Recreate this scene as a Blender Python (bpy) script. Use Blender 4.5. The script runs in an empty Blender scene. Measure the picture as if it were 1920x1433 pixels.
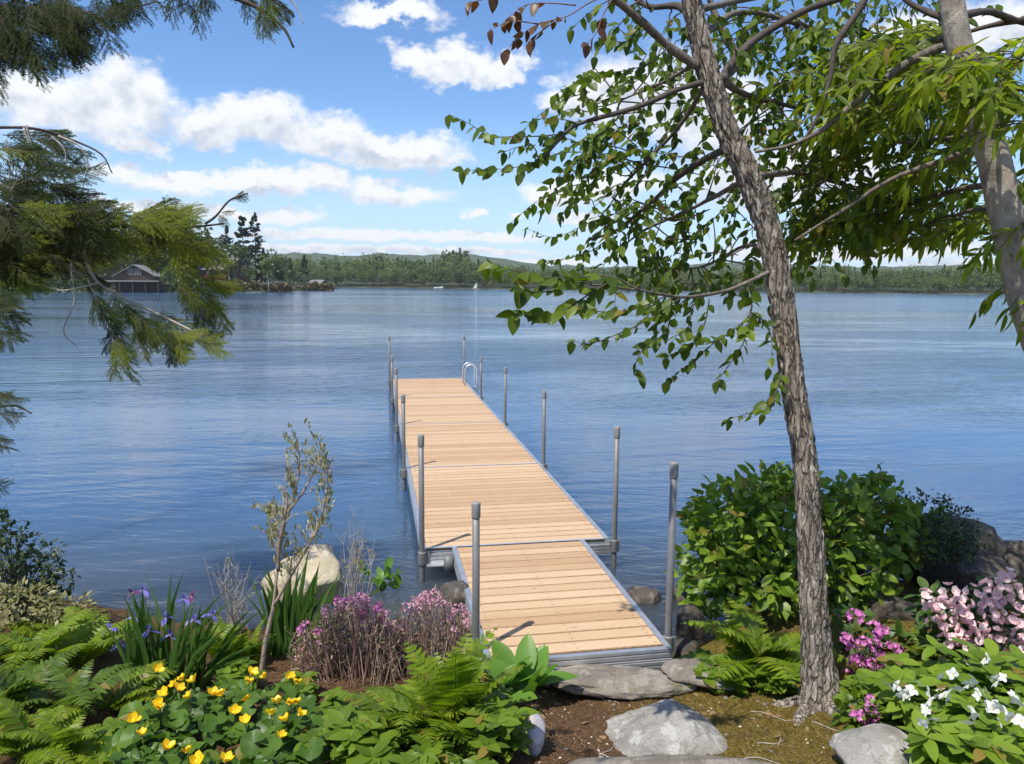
import bpy, math, random
import numpy as np
from mathutils import Matrix, Vector, Euler
R_ = math.radians
rng = np.random.default_rng(11)
random.seed(5)
SC = bpy.context.scene
COL = SC.collection

# ------------------------------------------------------------------ camera, sky, sun, exposure
FPX, PITCH, ROLL, CAMH = 1440.0, 0.1304, 0.0069, 2.40      # focal length in photo pixels, metres above the deck
cp, sp, cr, sr = math.cos(PITCH), math.sin(PITCH), math.cos(ROLL), math.sin(ROLL)
FWD = np.array([0, cp, -sp]); UP0 = np.array([0, sp, cp]); RT0 = np.array([1.0, 0, 0])
EX = RT0 * cr + UP0 * sr
EY = -(-RT0 * sr + UP0 * cr)
CAM = np.array([0, 0, CAMH])
cam = bpy.data.cameras.new('camera'); camo = bpy.data.objects.new('camera', cam); COL.objects.link(camo)
cam.sensor_width = 36; cam.lens = 36 * FPX / 1920; cam.clip_start = 0.05; cam.clip_end = 6000
mw = Matrix.Identity(4)
for i in range(3):
    mw[i][0], mw[i][1], mw[i][2], mw[i][3] = EX[i], -EY[i], -FWD[i], CAM[i]
camo.matrix_world = mw
SC.camera = camo

SUN_DIR = np.array([-0.32, -0.38, 0.87]); SUN_DIR /= np.linalg.norm(SUN_DIR)      # towards the sun: high, behind the camera
SUN_EL = math.asin(SUN_DIR[2]); SUN_AZ = math.atan2(SUN_DIR[0], SUN_DIR[1])
SC.view_settings.view_transform = 'Standard'; SC.view_settings.look = 'None'
SC.view_settings.exposure = 0.5; SC.view_settings.gamma = 1.0
sun = bpy.data.lights.new('sun', 'SUN'); sun.energy = 4.2; sun.angle = R_(0.53); sun.color = (1.0, 0.95, 0.86)
suno = bpy.data.objects.new('sun', sun); COL.objects.link(suno)
suno.rotation_euler = Vector(SUN_DIR).to_track_quat('Z', 'Y').to_euler()


def ray(px, py):
    px = np.asarray(px, float); py = np.asarray(py, float)
    return FWD + ((px - 960) / FPX)[..., None] * EX + ((py - 716.5) / FPX)[..., None] * EY


def dep(px, py, Y):
    """world point seen at a photo pixel, at distance y = Y"""
    d = ray(px, py); Y = np.asarray(Y, float)
    return CAM + d * (Y / d[..., 1])[..., None]


def on(px, py, z):
    d = ray(px, py)
    return CAM + d * ((z - CAMH) / d[..., 2])[..., None]


def project(P):
    q = np.asarray(P, float) - CAM
    d = q @ FWD
    dd = np.where(np.abs(d) < 1e-6, 1e-6, d)
    return 960 + FPX * (q @ EX) / dd, 716.5 + FPX * (q @ EY) / dd, d


class NT:
    def __init__(s, tree):
        s.t = tree; s.n = tree.nodes; s.l = tree.links

    def __call__(s, typ, ins=None, **kw):
        n = s.n.new(typ)
        for k, v in kw.items():
            setattr(n, k, v)
        for k, v in (ins or {}).items():
            sock = n.inputs[k]
            if isinstance(v, bpy.types.NodeSocket):
                s.l.new(v, sock)
            else:
                sock.default_value = v
        return n

    def math(s, op, a, b=0.0, c=0.0, clamp=False):
        return s('ShaderNodeMath', {0: a, 1: b, 2: c}, operation=op, use_clamp=clamp).outputs[0]

    def vmath(s, op, a, b=(0, 0, 0)):
        return s('ShaderNodeVectorMath', {0: a, 1: b}, operation=op).outputs[0]

    def noise(s, vec, scale, detail=2.0, rough=0.5, dist=0.0):
        return s('ShaderNodeTexNoise', {'Vector': vec, 'Scale': scale, 'Detail': detail, 'Roughness': rough, 'Distortion': dist})

    def ramp(s, fac, stops, interp='LINEAR'):
        n = s('ShaderNodeValToRGB', {'Fac': fac}); cr_ = n.color_ramp; cr_.interpolation = interp
        while len(cr_.elements) < len(stops):
            cr_.elements.new(0.5)
        for e, (p, c) in zip(cr_.elements, stops):
            e.position = p; e.color = (*c, 1) if len(c) == 3 else c
        return n.outputs[0]

    def mix(s, fac, a, b, blend='MIX'):
        n = s('ShaderNodeMix', data_type='RGBA', blend_type=blend)
        for sock, v in ((n.inputs[0], fac), (n.inputs[6], a), (n.inputs[7], b)):
            if isinstance(v, bpy.types.NodeSocket):
                s.l.new(v, sock)
            else:
                sock.default_value = v if not isinstance(v, tuple) or len(v) == 4 else (*v, 1)
        return n.outputs[2]

    def smooth(s, x, a, b):
        return s('ShaderNodeMapRange', {0: x, 1: a, 2: b, 3: 0.0, 4: 1.0}, interpolation_type='SMOOTHSTEP').outputs[0]


# --- sky: Nishita plus fair-weather cumulus, all functions of the view direction
world = bpy.data.worlds.new('World'); SC.world = world; world.use_nodes = True
W = NT(world.node_tree); W.n.clear()
sky = W('ShaderNodeTexSky', sky_type='NISHITA'); sky.sun_disc = False
sky.sun_elevation = SUN_EL; sky.sun_rotation = SUN_AZ; sky.altitude = 200; sky.air_density = 1.0; sky.dust_density = 0.3; sky.ozone_density = 2.2
CLOUDS = [(735, 16, 92, 22), (775, 104, 58, 32), (850, 108, 80, 38), (925, 130, 78, 26), (140, 195, 150, 55), (245, 185, 85, 62), (250, 262, 50, 22),
          (400, 240, 88, 40), (480, 232, 100, 50), (600, 262, 115, 42), (700, 285, 110, 36), (790, 290, 85, 38), (320, 335, 120, 27),
          (470, 338, 170, 27), (610, 338, 60, 22), (740, 364, 112, 25), (1085, 190, 75, 34), (1190, 180, 130, 80), (1330, 215, 140, 90),
          (1040, 362, 65, 24), (1085, 405, 75, 15), (885, 396, 24, 11), (965, 409, 16, 7), (1150, 350, 110, 30), (340, 392, 170, 16),
          (530, 405, 80, 17), (640, 440, 260, 13), (880, 442, 150, 12), (620, 468, 240, 9), (850, 470, 200, 9), (1020, 490, 120, 7), (1480, 330, 210, 70),
          (1600, 470, 260, 20), (1800, 60, 160, 50), (1850, 500, 150, 14)]
grp = bpy.data.node_groups.new('cumulus_field', 'ShaderNodeTree')
grp.interface.new_socket('Dir', in_out='INPUT', socket_type='NodeSocketVector')
grp.interface.new_socket('Field', in_out='OUTPUT', socket_type='NodeSocketFloat')
G = NT(grp)
gi = G('NodeGroupInput'); go = G('NodeGroupOutput')
n1 = G.noise(gi.outputs[0], 9.0, 2.0, 0.5).outputs['Color']
n2 = G.noise(G.vmath('MULTIPLY', gi.outputs[0], (1, 1, 1.5)), 30.0, 5.0, 0.62).outputs['Color']
off = G.vmath('ADD', G.vmath('MULTIPLY', G.vmath('SUBTRACT', n1, (.5, .5, .5)), (.055, .055, .045)),
              G.vmath('MULTIPLY', G.vmath('SUBTRACT', n2, (.5, .5, .5)), (.085, .085, .06)))
sepd = G('ShaderNodeSeparateXYZ', {0: gi.outputs[0]})
elev = G.smooth(sepd.outputs[2], 0.0, 0.16)          # small far clouds near the horizon are less ragged in angle
offs = G('ShaderNodeVectorMath', {0: off, 'Scale': G.math('MULTIPLY_ADD', elev, 0.8, 0.2)}, operation='SCALE').outputs[0]
dd_ = G.vmath('ADD', gi.outputs[0], offs)
cur = None
for (x, y, rx, ry) in CLOUDS:
    c = ray(x, y); c /= np.linalg.norm(c)
    r = np.array([c[1], -c[0], 0]); r /= np.linalg.norm(r); u = np.cross(r, c)
    e = Matrix(np.stack([r, c, u], 1).tolist()).to_euler()
    mp = G('ShaderNodeMapping', {'Vector': dd_, 'Location': tuple(c), 'Rotation': tuple(e), 'Scale': (rx / FPX * .90, 0.35, ry / FPX * .86)}, vector_type='TEXTURE')
    ln = G('ShaderNodeVectorMath', {0: mp.outputs[0]}, operation='LENGTH').outputs['Value']
    cur = ln if cur is None else G.math('SMOOTH_MIN', cur, ln, 0.14)
# the same kind of cloud deck over the rest of the sky
pl = G.vmath('MULTIPLY', G('ShaderNodeVectorMath', {0: gi.outputs[0], 'Scale': G.math('DIVIDE', 1.0, G.math('MAXIMUM', G.math('ADD', sepd.outputs[2], 0.12), 0.05))}, operation='SCALE').outputs[0], (1, 1, 0))
deck = G.noise(pl, 1.1, 6.0, 0.55).outputs[0]
deckf = G.math('MULTIPLY_ADD', deck, -9.0, 6.05)
infront = G.math('MULTIPLY', G.smooth(sepd.outputs[1], 0.45, 0.75), G.smooth(sepd.outputs[2], 0.50, 0.36))
deckf = G.math('MULTIPLY_ADD', infront, 2.0, G.math('MAXIMUM', deckf, 0.0))
cur = G.math('MINIMUM', cur, deckf)
G.l.new(cur, go.inputs[0])
tc = W('ShaderNodeTexCoord')
D0 = W.vmath('NORMALIZE', tc.outputs['Generated'])


def fieldgroup(v):
    n = W('ShaderNodeGroup'); n.node_tree = grp; W.l.new(v, n.inputs[0]); return n.outputs[0]


f0 = fieldgroup(D0); f1 = fieldgroup(W.vmath('ADD', D0, (-0.004, 0, 0.022)))
mask = W.smooth(f0, 1.27, 0.58)
mask = W.math('POWER', mask, 0.9)
under = W.smooth(f1, 1.15, 0.55)                 # cloud above this point: this is the shaded base
wisp = W.noise(D0, 26.0, 5.0, 0.6).outputs[0]
shade = W.math('MULTIPLY', under, W.smooth(wisp, 0.32, 0.66))
ccol = W.mix(shade, (9.0, 9.2, 9.5), (5.6, 6.2, 7.4))
sepw = W('ShaderNodeSeparateXYZ', {0: D0})
haze_low = W.math('MULTIPLY', W.smooth(sepw.outputs[2], 0.24, 0.0), 0.72)
skyc = W.mix(1.0, sky.outputs[0], (1.0, 1.29, 1.62), 'MULTIPLY')
skyc = W.mix(haze_low, skyc, (6.3, 8.2, 10.4))
final = W.mix(mask, skyc, ccol)
bg = W('ShaderNodeBackground', {'Color': final, 'Strength': 0.078})
wo = W('ShaderNodeOutputWorld'); W.l.new(bg.outputs[0], wo.inputs[0])


# ------------------------------------------------------------------ noise, meshes, tagging
def _h(ix, iy, iz, seed):
    n = (ix.astype(np.int64) * 374761393 + iy.astype(np.int64) * 668265263 + iz.astype(np.int64) * 2147483647 + seed * 1274126177) & 0xffffffff
    n = ((n ^ (n >> 13)) * 1274126177) & 0xffffffff
    n = (n ^ (n >> 16)) * 2246822519 & 0xffffffff
    return ((n ^ (n >> 15)) & 0xffffff) / float(0xffffff) * 2 - 1


def vn(p, seed=0):
    p = np.asarray(p, float); i = np.floor(p).astype(np.int64); f = p - i; f = f * f * f * (f * (f * 6 - 15) + 10)
    out = 0
    for dx in (0, 1):
        for dy in (0, 1):
            for dz in (0, 1):
                w = (f[..., 0] if dx else 1 - f[..., 0]) * (f[..., 1] if dy else 1 - f[..., 1]) * (f[..., 2] if dz else 1 - f[..., 2])
                out = out + w * _h(i[..., 0] + dx, i[..., 1] + dy, i[..., 2] + dz, seed)
    return out


def fbm(p, o=4, seed=0):
    a, s, t = 1.0, 0, 0
    p = np.asarray(p, float)
    for k in range(o):
        s = s + a * vn(p, seed + k); t += a; a *= .5; p = p * 2.03
    return s / t


class MB:
    def __init__(s):
        s.V = []; s.F = []; s.M = []; s.n = 0

    def add(s, V, F, mi=0):
        V = np.asarray(V, float).reshape(-1, 3); F = np.asarray(F, np.int64)
        if len(V) == 0 or len(F) == 0:
            return s
        s.V.append(V); s.F.append(F + s.n); s.M.append(mi); s.n += len(V)
        return s

    def tube(s, pts, rad, n=8, mi=0):
        return s.add(*tube(pts, rad, n), mi)

    def box(s, c, h, M=None, mi=0):
        v = np.array([[x, y, z] for x in (-1, 1) for y in (-1, 1) for z in (-1, 1)], float) * np.asarray(h)
        if M is not None:
            v = v @ np.asarray(M).T
        return s.add(v + np.asarray(c), [[0, 1, 3, 2], [4, 6, 7, 5], [0, 4, 5, 1], [2, 3, 7, 6], [0, 2, 6, 4], [1, 5, 7, 3]], mi)

    def mesh(s, name, mats, smooth=False, org=None):
        m = bpy.data.meshes.new(name)
        V = np.concatenate(s.V)
        if org is not None:
            V = V - np.asarray(org)
        loops = np.concatenate([f.ravel() for f in s.F])
        sizes = np.concatenate([np.full(len(f), f.shape[1]) for f in s.F])
        mi = np.concatenate([np.full(len(f), k) for f, k in zip(s.F, s.M)])
        m.vertices.add(len(V)); m.vertices.foreach_set('co', V.ravel().astype(np.float32))
        m.loops.add(len(loops)); m.loops.foreach_set('vertex_index', loops.astype(np.int32))
        m.polygons.add(len(sizes))
        m.polygons.foreach_set('loop_start', np.concatenate([[0], np.cumsum(sizes)[:-1]]).astype(np.int32))
        m.polygons.foreach_set('loop_total', sizes.astype(np.int32))
        for k in (mats if isinstance(mats, (list, tuple)) else [mats]):
            m.materials.append(k)
        m.polygons.foreach_set('material_index', mi.astype(np.int32))
        m.polygons.foreach_set('use_smooth', np.full(len(sizes), smooth))
        m.update(calc_edges=True); m.validate()
        return m


def crom(P, n):
    """Catmull-Rom through control rows, n samples"""
    P = np.asarray(P, float)
    Q = np.vstack([2 * P[0] - P[1], P, 2 * P[-1] - P[-2]])
    t = np.linspace(0, len(P) - 1 - 1e-9, n); i = t.astype(int); f = (t - i)[:, None]
    a, b, c, d = Q[i], Q[i + 1], Q[i + 2], Q[i + 3]
    return .5 * (2 * b + (c - a) * f + (2 * a - 5 * b + 4 * c - d) * f ** 2 + (3 * b - a - 3 * c + d) * f ** 3)


def frames(P):
    T = np.gradient(P, axis=0); T /= np.maximum(np.linalg.norm(T, axis=1, keepdims=True), 1e-9)
    ref = np.array([0, 0, 1.0]) if abs(T[0][2]) < .9 else np.array([1.0, 0, 0])
    A = np.zeros_like(P); a = np.cross(T[0], ref); a /= np.linalg.norm(a)
    for i in range(len(P)):
        a = a - T[i] * (a @ T[i]); a /= max(np.linalg.norm(a), 1e-9); A[i] = a
    return T, A, np.cross(T, A)


def tube(P, rad, n=8):
    P = np.asarray(P, float); rad = np.broadcast_to(np.asarray(rad, float), (len(P),))
    T, A, B = frames(P)
    th = np.arange(n) / n * 2 * np.pi
    V = P[:, None] + rad[:, None, None] * (np.cos(th)[None, :, None] * A[:, None] + np.sin(th)[None, :, None] * B[:, None])
    k = len(P); V = np.vstack([V.reshape(-1, 3), P[:1], P[-1:]])
    i, j = np.meshgrid(np.arange(k - 1), np.arange(n), indexing='ij'); j2 = (j + 1) % n
    q = np.stack([i * n + j, i * n + j2, (i + 1) * n + j2, (i + 1) * n + j], -1).reshape(-1, 4)
    j = np.arange(n); j2 = (j + 1) % n
    c0 = np.stack([np.full(n, k * n), j2, j, j], -1)[:, :3]
    c1 = np.stack([np.full(n, k * n + 1), (k - 1) * n + j, (k - 1) * n + j2], -1)
    # caps as quads with a repeated index are invalid: give them as degenerate-free triangles padded on the centre ring
    s0 = np.stack([c0[:, 0], c0[:, 1], c0[:, 2]], -1); s1 = c1
    return V, _quadify(q, s0, s1)


def _quadify(q, *tris):
    """quads to triangles, so one array holds everything"""
    a = np.concatenate([q[:, [0, 1, 2]], q[:, [0, 2, 3]]])
    return np.concatenate([a, *tris])


def thing(name, label, cat, loc=(0, 0, 0), group=None, kind=None):
    o = bpy.data.objects.new(name, None); COL.objects.link(o); o.location = tuple(loc); o.empty_display_size = .1
    o['label'] = label; o['category'] = cat
    if group: o['group'] = group
    if kind: o['kind'] = kind
    return o


def obj(name, mesh, parent=None, loc=(0, 0, 0), kind=None, label=None, cat=None, group=None):
    o = bpy.data.objects.new(name, mesh); COL.objects.link(o); o.location = tuple(loc)
    if parent is not None: o.parent = parent
    if kind: o['kind'] = kind
    if label: o['label'] = label
    if cat: o['category'] = cat
    if group: o['group'] = group
    return o


def part(name, mb, mat, root, smooth=False, kind=None, label=None):
    """a part given in world coordinates, stored relative to its thing"""
    if name in ('twigs', 'stems', 'dry_stems', 'flower_stalks', 'bronze_twigs'): kind = 'stuff'          # too fine to pick apart
    return obj(name, mb.mesh(name, mat, smooth, org=np.array(root.location)), root, kind=kind, label=label)


def nrm(a):
    a = np.asarray(a, float); return a / np.maximum(np.linalg.norm(a, axis=-1, keepdims=True), 1e-9)


def basis(D, N):
    y = nrm(D); x = np.cross(y, N)
    bad = np.linalg.norm(x, axis=-1) < 1e-4
    if bad.any(): x[bad] = np.cross(y[bad], np.array([.3, .9, .2]))
    x = nrm(x); z = np.cross(x, y)
    return np.stack([x, y, z], -1)


def join_templates(tm, P, D, N, S):
    mb = MB(); Rm = basis(D, N)
    which = rng.integers(0, len(tm), len(P))
    for k, (tv, tf) in enumerate(tm):
        ix = np.where(which == k)[0]
        if len(ix) == 0: continue
        V = np.einsum('nij,vj->nvi', Rm[ix], tv) * S[ix][:, None, None] + P[ix][:, None]
        F = (tf[None] + (np.arange(len(ix)) * len(tv))[:, None, None]).reshape(-1, tf.shape[1])
        mb.add(V.reshape(-1, 3), F)
    return mb


def tmesh(name, tm, mat, smooth=True):
    return [MB().add(v, f).mesh(name, mat, smooth) for v, f in tm]


def foliage(root, name, tm, P, D, N, S, mat, cap=300, rest='foliage', meshes=None):
    """leaf templates placed in the world: the largest in view as parts of their own, the rest joined"""
    P = np.asarray(P, float); S = np.broadcast_to(np.asarray(S, float), (len(P),)).copy()
    D = np.asarray(D, float); N = np.asarray(N, float)
    base = np.array(root.location)
    px, py, d = project(P)
    vis = (px > -20) & (px < 1940) & (py > -20) & (py < 1450) & (d > .3)
    order = np.argsort(-np.where(vis, S / np.maximum(d, .3), -1))
    solo = [i for i in order[:cap] if vis[i]]
    Rm = basis(D, N)
    if solo:
        ms = meshes or tmesh(name, tm, mat)
        for i in solo:
            o = bpy.data.objects.new(name, ms[int(rng.integers(len(ms)))]); COL.objects.link(o); o.parent = root
            m = Matrix.Identity(4); A = Rm[i] * S[i]; q = P[i] - base
            for a in range(3):
                m[a][0], m[a][1], m[a][2], m[a][3] = A[a][0], A[a][1], A[a][2], q[a]
            o.matrix_basis = m
    s = set(solo); oth = np.array([i for i in range(len(P)) if i not in s], int)
    if len(oth):
        mb = join_templates(tm, P[oth], D[oth], N[oth], S[oth])
        part(rest, mb, mat, root, True, kind='stuff')


def rnd(n, a=-1, b=1):
    return rng.uniform(a, b, (n, 3))


# ------------------------------------------------------------------ materials
def mat(name):
    m = bpy.data.materials.new(name); m.use_nodes = True; t = NT(m.node_tree); t.n.clear()
    out = t('ShaderNodeOutputMaterial')
    return m, t, out


def leafmat(name, cols, trans=0.4, rough=0.42, tint=(1.25, 1.3, .5), spec=0.4, scale=8.0, old=None):
    """green sheet that lets some light through; every leaf its own tone"""
    m, t, out = mat(name)
    oi = t('ShaderNodeObjectInfo').outputs['Random']; gi_ = t('ShaderNodeNewGeometry').outputs['Random Per Island']
    r = t.math('FRACT', t.math('ADD', oi, gi_))
    pos = t('ShaderNodeTexCoord').outputs['Object']
    nz = t.noise(pos, scale, 3.0).outputs[0]
    f = t.math('ADD', t.math('MULTIPLY', r, 0.8), t.math('MULTIPLY', nz, 0.2))
    k = len(cols)
    c = t.ramp(f, [(i / max(1, k - 1), cc) for i, cc in enumerate(cols)])
    if old:
        r2 = t.math('FRACT', t.math('MULTIPLY', r, 37.7))
        c = t.mix(t.smooth(r2, .945, .985), c, old)
        ed = t.noise(pos, scale * 5, 4.0, .65).outputs[0]
        c = t.mix(t.math('MULTIPLY', t.smooth(ed, .60, .72), .45), c, tuple(x * .55 for x in cols[-1]))
    b = t('ShaderNodeBsdfPrincipled', {'Base Color': c, 'Roughness': rough, 'Specular IOR Level': spec})
    if trans > 0:
        tr = t('ShaderNodeBsdfTranslucent', {'Color': t.mix(1.0, c, tint, 'MULTIPLY')})
        mx = t('ShaderNodeMixShader', {0: trans, 1: b.outputs[0], 2: tr.outputs[0]})
        t.l.new(mx.outputs[0], out.inputs[0])
    else:
        t.l.new(b.outputs[0], out.inputs[0])
    return m


def solid(name, col, rough=.6, metal=0.0, var=0.15, scale=12.0, bump=0.0, spec=.5, stretch=(1, 1, 1)):
    m, t, out = mat(name)
    pos = t('ShaderNodeTexCoord').outputs['Object']
    v = t.vmath('MULTIPLY', pos, stretch)
    nz = t.noise(v, scale, 5.0, .6).outputs[0]
    c2 = tuple(x * (1 - var * 1.6) for x in col); c3 = tuple(min(1, x * (1 + var)) for x in col)
    c = t.ramp(nz, [(.3, c2), (.7, c3)])
    b = t('ShaderNodeBsdfPrincipled', {'Base Color': c, 'Roughness': rough, 'Metallic': metal, 'Specular IOR Level': spec})
    if bump:
        bp = t('ShaderNodeBump', {'Strength': bump, 'Distance': .02, 'Height': nz}); t.l.new(bp.outputs[0], b.inputs['Normal'])
    t.l.new(b.outputs[0], out.inputs[0])
    return m


def wood_mat():
    m, t, out = mat('cedar_decking')
    oi = t('ShaderNodeObjectInfo').outputs['Random']
    p = t('ShaderNodeTexCoord').outputs['Object']
    p = t.vmath('ADD', p, t('ShaderNodeCombineXYZ', {0: t.math('MULTIPLY', oi, 37.0), 1: t.math('MULTIPLY', oi, 11.0), 2: t.math('MULTIPLY', oi, 53.0)}).outputs[0])
    g1 = t.noise(t.vmath('MULTIPLY', p, (1.0, 24, 6)), 2.2, 5.0, .6, .6).outputs[0]
    g2 = t.noise(t.vmath('MULTIPLY', p, (3, 90, 30)), 2.0, 3.0, .6).outputs[0]
    kn = t('ShaderNodeTexVoronoi', {'Vector': t.vmath('MULTIPLY', p, (1, 2.2, 1)), 'Scale': 2.6}).outputs['Distance']
    knot = t.smooth(kn, .075, .025)
    tone = t.math('ADD', t.math('MULTIPLY', g1, .64), t.math('MULTIPLY', oi, .36))
    c = t.ramp(tone, [(.15, (.36, .21, .11)), (.5, (.50, .34, .20)), (.85, (.59, .44, .29))])
    c = t.mix(t.math('MULTIPLY', t.smooth(g2, .52, .75), .35), c, (.36, .19, .08))
    c = t.mix(t.math('MULTIPLY', knot, .75), c, (.17, .085, .04))
    b = t('ShaderNodeBsdfPrincipled', {'Base Color': c, 'Roughness': .62, 'Specular IOR Level': .3})
    bp = t('ShaderNodeBump', {'Strength': .3, 'Distance': .003, 'Height': g2}); t.l.new(bp.outputs[0], b.inputs['Normal'])
    t.l.new(b.outputs[0], out.inputs[0])
    return m


def bark_mat(name, lo, hi, sx=38., sz=5., patch=(.5, .48, .44), pf=.25, plates=0.):
    m, t, out = mat(name)
    p = t('ShaderNodeTexCoord').outputs['Object']
    warp = t.vmath('MULTIPLY', t.vmath('SUBTRACT', t.noise(p, 14., 4.).outputs['Color'], (.5, .5, .5)), (.035, .035, .12))
    pw = t.vmath('ADD', p, warp)
    a = t.noise(t.vmath('MULTIPLY', pw, (sx, sx, sz)), 1.0, 5.0, .62).outputs[0]
    f = t.noise(t.vmath('MULTIPLY', p, (150, 150, 60)), 1.0, 4.0, .65).outputs[0]
    big = t.noise(p, 3.5, 3.0, .6).outputs[0]
    c = t.ramp(a, [(.30, lo), (.46, tuple((x + y) / 2 for x, y in zip(lo, hi))), (.66, hi)])
    c = t.mix(t.math('MULTIPLY', t.smooth(f, .35, .75), .40), c, tuple(x * .5 for x in hi))
    c = t.mix(t.math('MULTIPLY', t.smooth(big, .50, .66), .35), c, tuple(x * y for x, y in zip(hi, (.72, .62, .50))))
    h = t.math('ADD', a, t.math('MULTIPLY', f, .3))
    if plates:
        v = t('ShaderNodeTexVoronoi', {'Vector': t.vmath('MULTIPLY', pw, (sx * .8, sx * .8, sz * 1.5)), 'Scale': 1.0, 'Randomness': 1.0}, feature='DISTANCE_TO_EDGE').outputs['Distance']
        e = t.smooth(v, .14, .02)
        c = t.mix(t.math('MULTIPLY', e, plates), c, tuple(x * .8 for x in lo))
        h = t.math('ADD', h, t.math('MULTIPLY', e, -.8))
    pt = t.smooth(t.noise(t.vmath('MULTIPLY', p, (55, 55, 16)), 1.0, 3.0).outputs[0], .63, .70)
    c = t.mix(t.math('MULTIPLY', pt, pf), c, patch)
    b = t('ShaderNodeBsdfPrincipled', {'Base Color': c, 'Roughness': .88, 'Specular IOR Level': .15})
    bp = t('ShaderNodeBump', {'Strength': 1.0, 'Distance': .014, 'Height': h}); t.l.new(bp.outputs[0], b.inputs['Normal'])
    t.l.new(b.outputs[0], out.inputs[0])
    return m


def rock_mat(name, base, dark, lichen, moss=(.10, .10, .025), mossf=.5, wet=False):
    m, t, out = mat(name)
    p = t('ShaderNodeTexCoord').outputs['Object']
    a = t.noise(p, 3.2, 6., .65).outputs[0]
    sp_ = t.noise(p, 120., 4., .75).outputs[0]
    li = t.smooth(t.noise(p, 11., 5., .65, .4).outputs[0], .54, .62)
    c = t.ramp(a, [(.3, dark), (.62, base)])
    c = t.mix(t.math('MULTIPLY', li, .8), c, lichen)
    c = t.mix(t.math('MULTIPLY', t.smooth(sp_, .52, .64), .75), c, tuple(x * .35 for x in base))
    cr_ = t('ShaderNodeTexVoronoi', {'Vector': t.vmath('ADD', p, t.vmath('MULTIPLY', t.noise(p, 5., 3.).outputs['Color'], (.3, .3, .3))), 'Scale': 1.7}, feature='DISTANCE_TO_EDGE').outputs['Distance']
    crk = t.smooth(cr_, .012, .002)
    c = t.mix(t.math('MULTIPLY', crk, .22), c, tuple(x * .3 for x in dark))
    if mossf:
        mm = t.smooth(t.noise(p, 4.1, 5., .6).outputs[0], .64 - .1 * mossf, .70 - .06 * mossf)
        c = t.mix(t.math('MULTIPLY', mm, mossf), c, moss)
    b = t('ShaderNodeBsdfPrincipled', {'Base Color': c, 'Roughness': .35 if wet else .85, 'Specular IOR Level': .3})
    h = t.math('ADD', t.math('MULTIPLY', a, 1.0), t.math('ADD', t.math('MULTIPLY', sp_, .30), t.math('MULTIPLY', crk, -.12)))
    bp = t('ShaderNodeBump', {'Strength': .8, 'Distance': .03, 'Height': h}); t.l.new(bp.outputs[0], b.inputs['Normal'])
    t.l.new(b.outputs[0], out.inputs[0])
    return m


def alu_mat(name, col, rough, lines=0.0):
    m, t, out = mat(name)
    p = t('ShaderNodeTexCoord').outputs['Object']
    nz = t.noise(p, 7., 5., .65).outputs[0]; fine = t.noise(t.vmath('MULTIPLY', p, (40, 40, 4)), 3., 3.).outputs[0]
    c = t.ramp(nz, [(.3, tuple(x * .72 for x in col)), (.7, col)])
    b = t('ShaderNodeBsdfPrincipled', {'Base Color': c, 'Metallic': .75, 'Roughness': t.math('MULTIPLY_ADD', fine, .25, rough - .12)})
    t.l.new(b.outputs[0], out.inputs[0])
    return m


M = {}
M['wood'] = wood_mat()
M['edge_shade'] = solid('shaded_board_edge', (.31, .195, .11), .8, var=.25, scale=30)          # darker edge colour paints in the shade of the gaps between boards
M['alu'] = alu_mat('aluminium_rail', (.62, .63, .64), .42)
M['alu_bright'] = alu_mat('bright_aluminium_strip', (.90, .90, .90), .35)
M['galv'] = solid('galvanised_pipe', (.185, .185, .185), .55, metal=.3, var=.12, scale=9)
M['capm'] = solid('grey_plastic_cap', (.24, .235, .23), .6, var=.08)
M['rust'] = solid('rusty_steel', (.16, .07, .03), .8, var=.3)
M['bark'] = bark_mat('ridged_bark', (.040, .030, .023), (.47, .405, .335), 37., 3.3, patch=(.66, .61, .54), pf=.7, plates=.5)
M['bark2'] = bark_mat('smooth_grey_bark', (.15, .125, .10), (.45, .40, .34), 14., 11., pf=.5)
M['limb'] = bark_mat('limb_bark', (.07, .057, .045), (.24, .205, .17), 30., 8., patch=(.35, .32, .28), pf=.4)
M['twig'] = solid('twig_bark', (.075, .058, .045), .85, var=.3, scale=30)
M['paletwig'] = solid('weathered_twig', (.40, .35, .30), .8, var=.25, scale=25)
M['drystem'] = solid('dry_stem', (.32, .24, .18), .8, var=.3, scale=20)
M['redstem'] = solid('reddish_stem', (.24, .13, .10), .8, var=.35, scale=20)
M['greenstem'] = solid('green_stem', (.10, .17, .04), .6, var=.2)
M['maple'] = leafmat('hanging_leaf', [(.045, .080, .009), (.095, .155, .012), (.19, .255, .02)], .50, old=(.26, .19, .04))
M['longleaf'] = leafmat('long_bright_leaf', [(.08, .125, .010), (.17, .235, .014), (.30, .36, .024)], .55, tint=(1.3, 1.35, .4), old=(.26, .19, .04))
M['bronze'] = leafmat('bronze_young_leaf', [(.09, .035, .02), (.14, .07, .03), (.10, .09, .03)], .35, tint=(1.4, 1.0, .5))
M['bushleaf'] = leafmat('bush_leaf', [(.09, .155, .014), (.155, .255, .02), (.24, .33, .035)], .40, old=(.26, .19, .04))
M['darkleaf'] = leafmat('dark_small_leaf', [(.022, .04, .012), (.04, .065, .02), (.055, .08, .025)], .25)
M['olive'] = leafmat('olive_small_leaf', [(.18, .18, .07), (.26, .25, .11), (.33, .29, .16)], .35)
M['fern'] = leafmat('fern_green', [(.115, .185, .011), (.185, .27, .015), (.27, .345, .024)], .5, scale=3., old=(.26, .19, .04))
M['fernd'] = leafmat('fern_deep_green', [(.055, .10, .010), (.09, .155, .014), (.13, .20, .02)], .42, scale=3., old=(.26, .19, .04))
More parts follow.
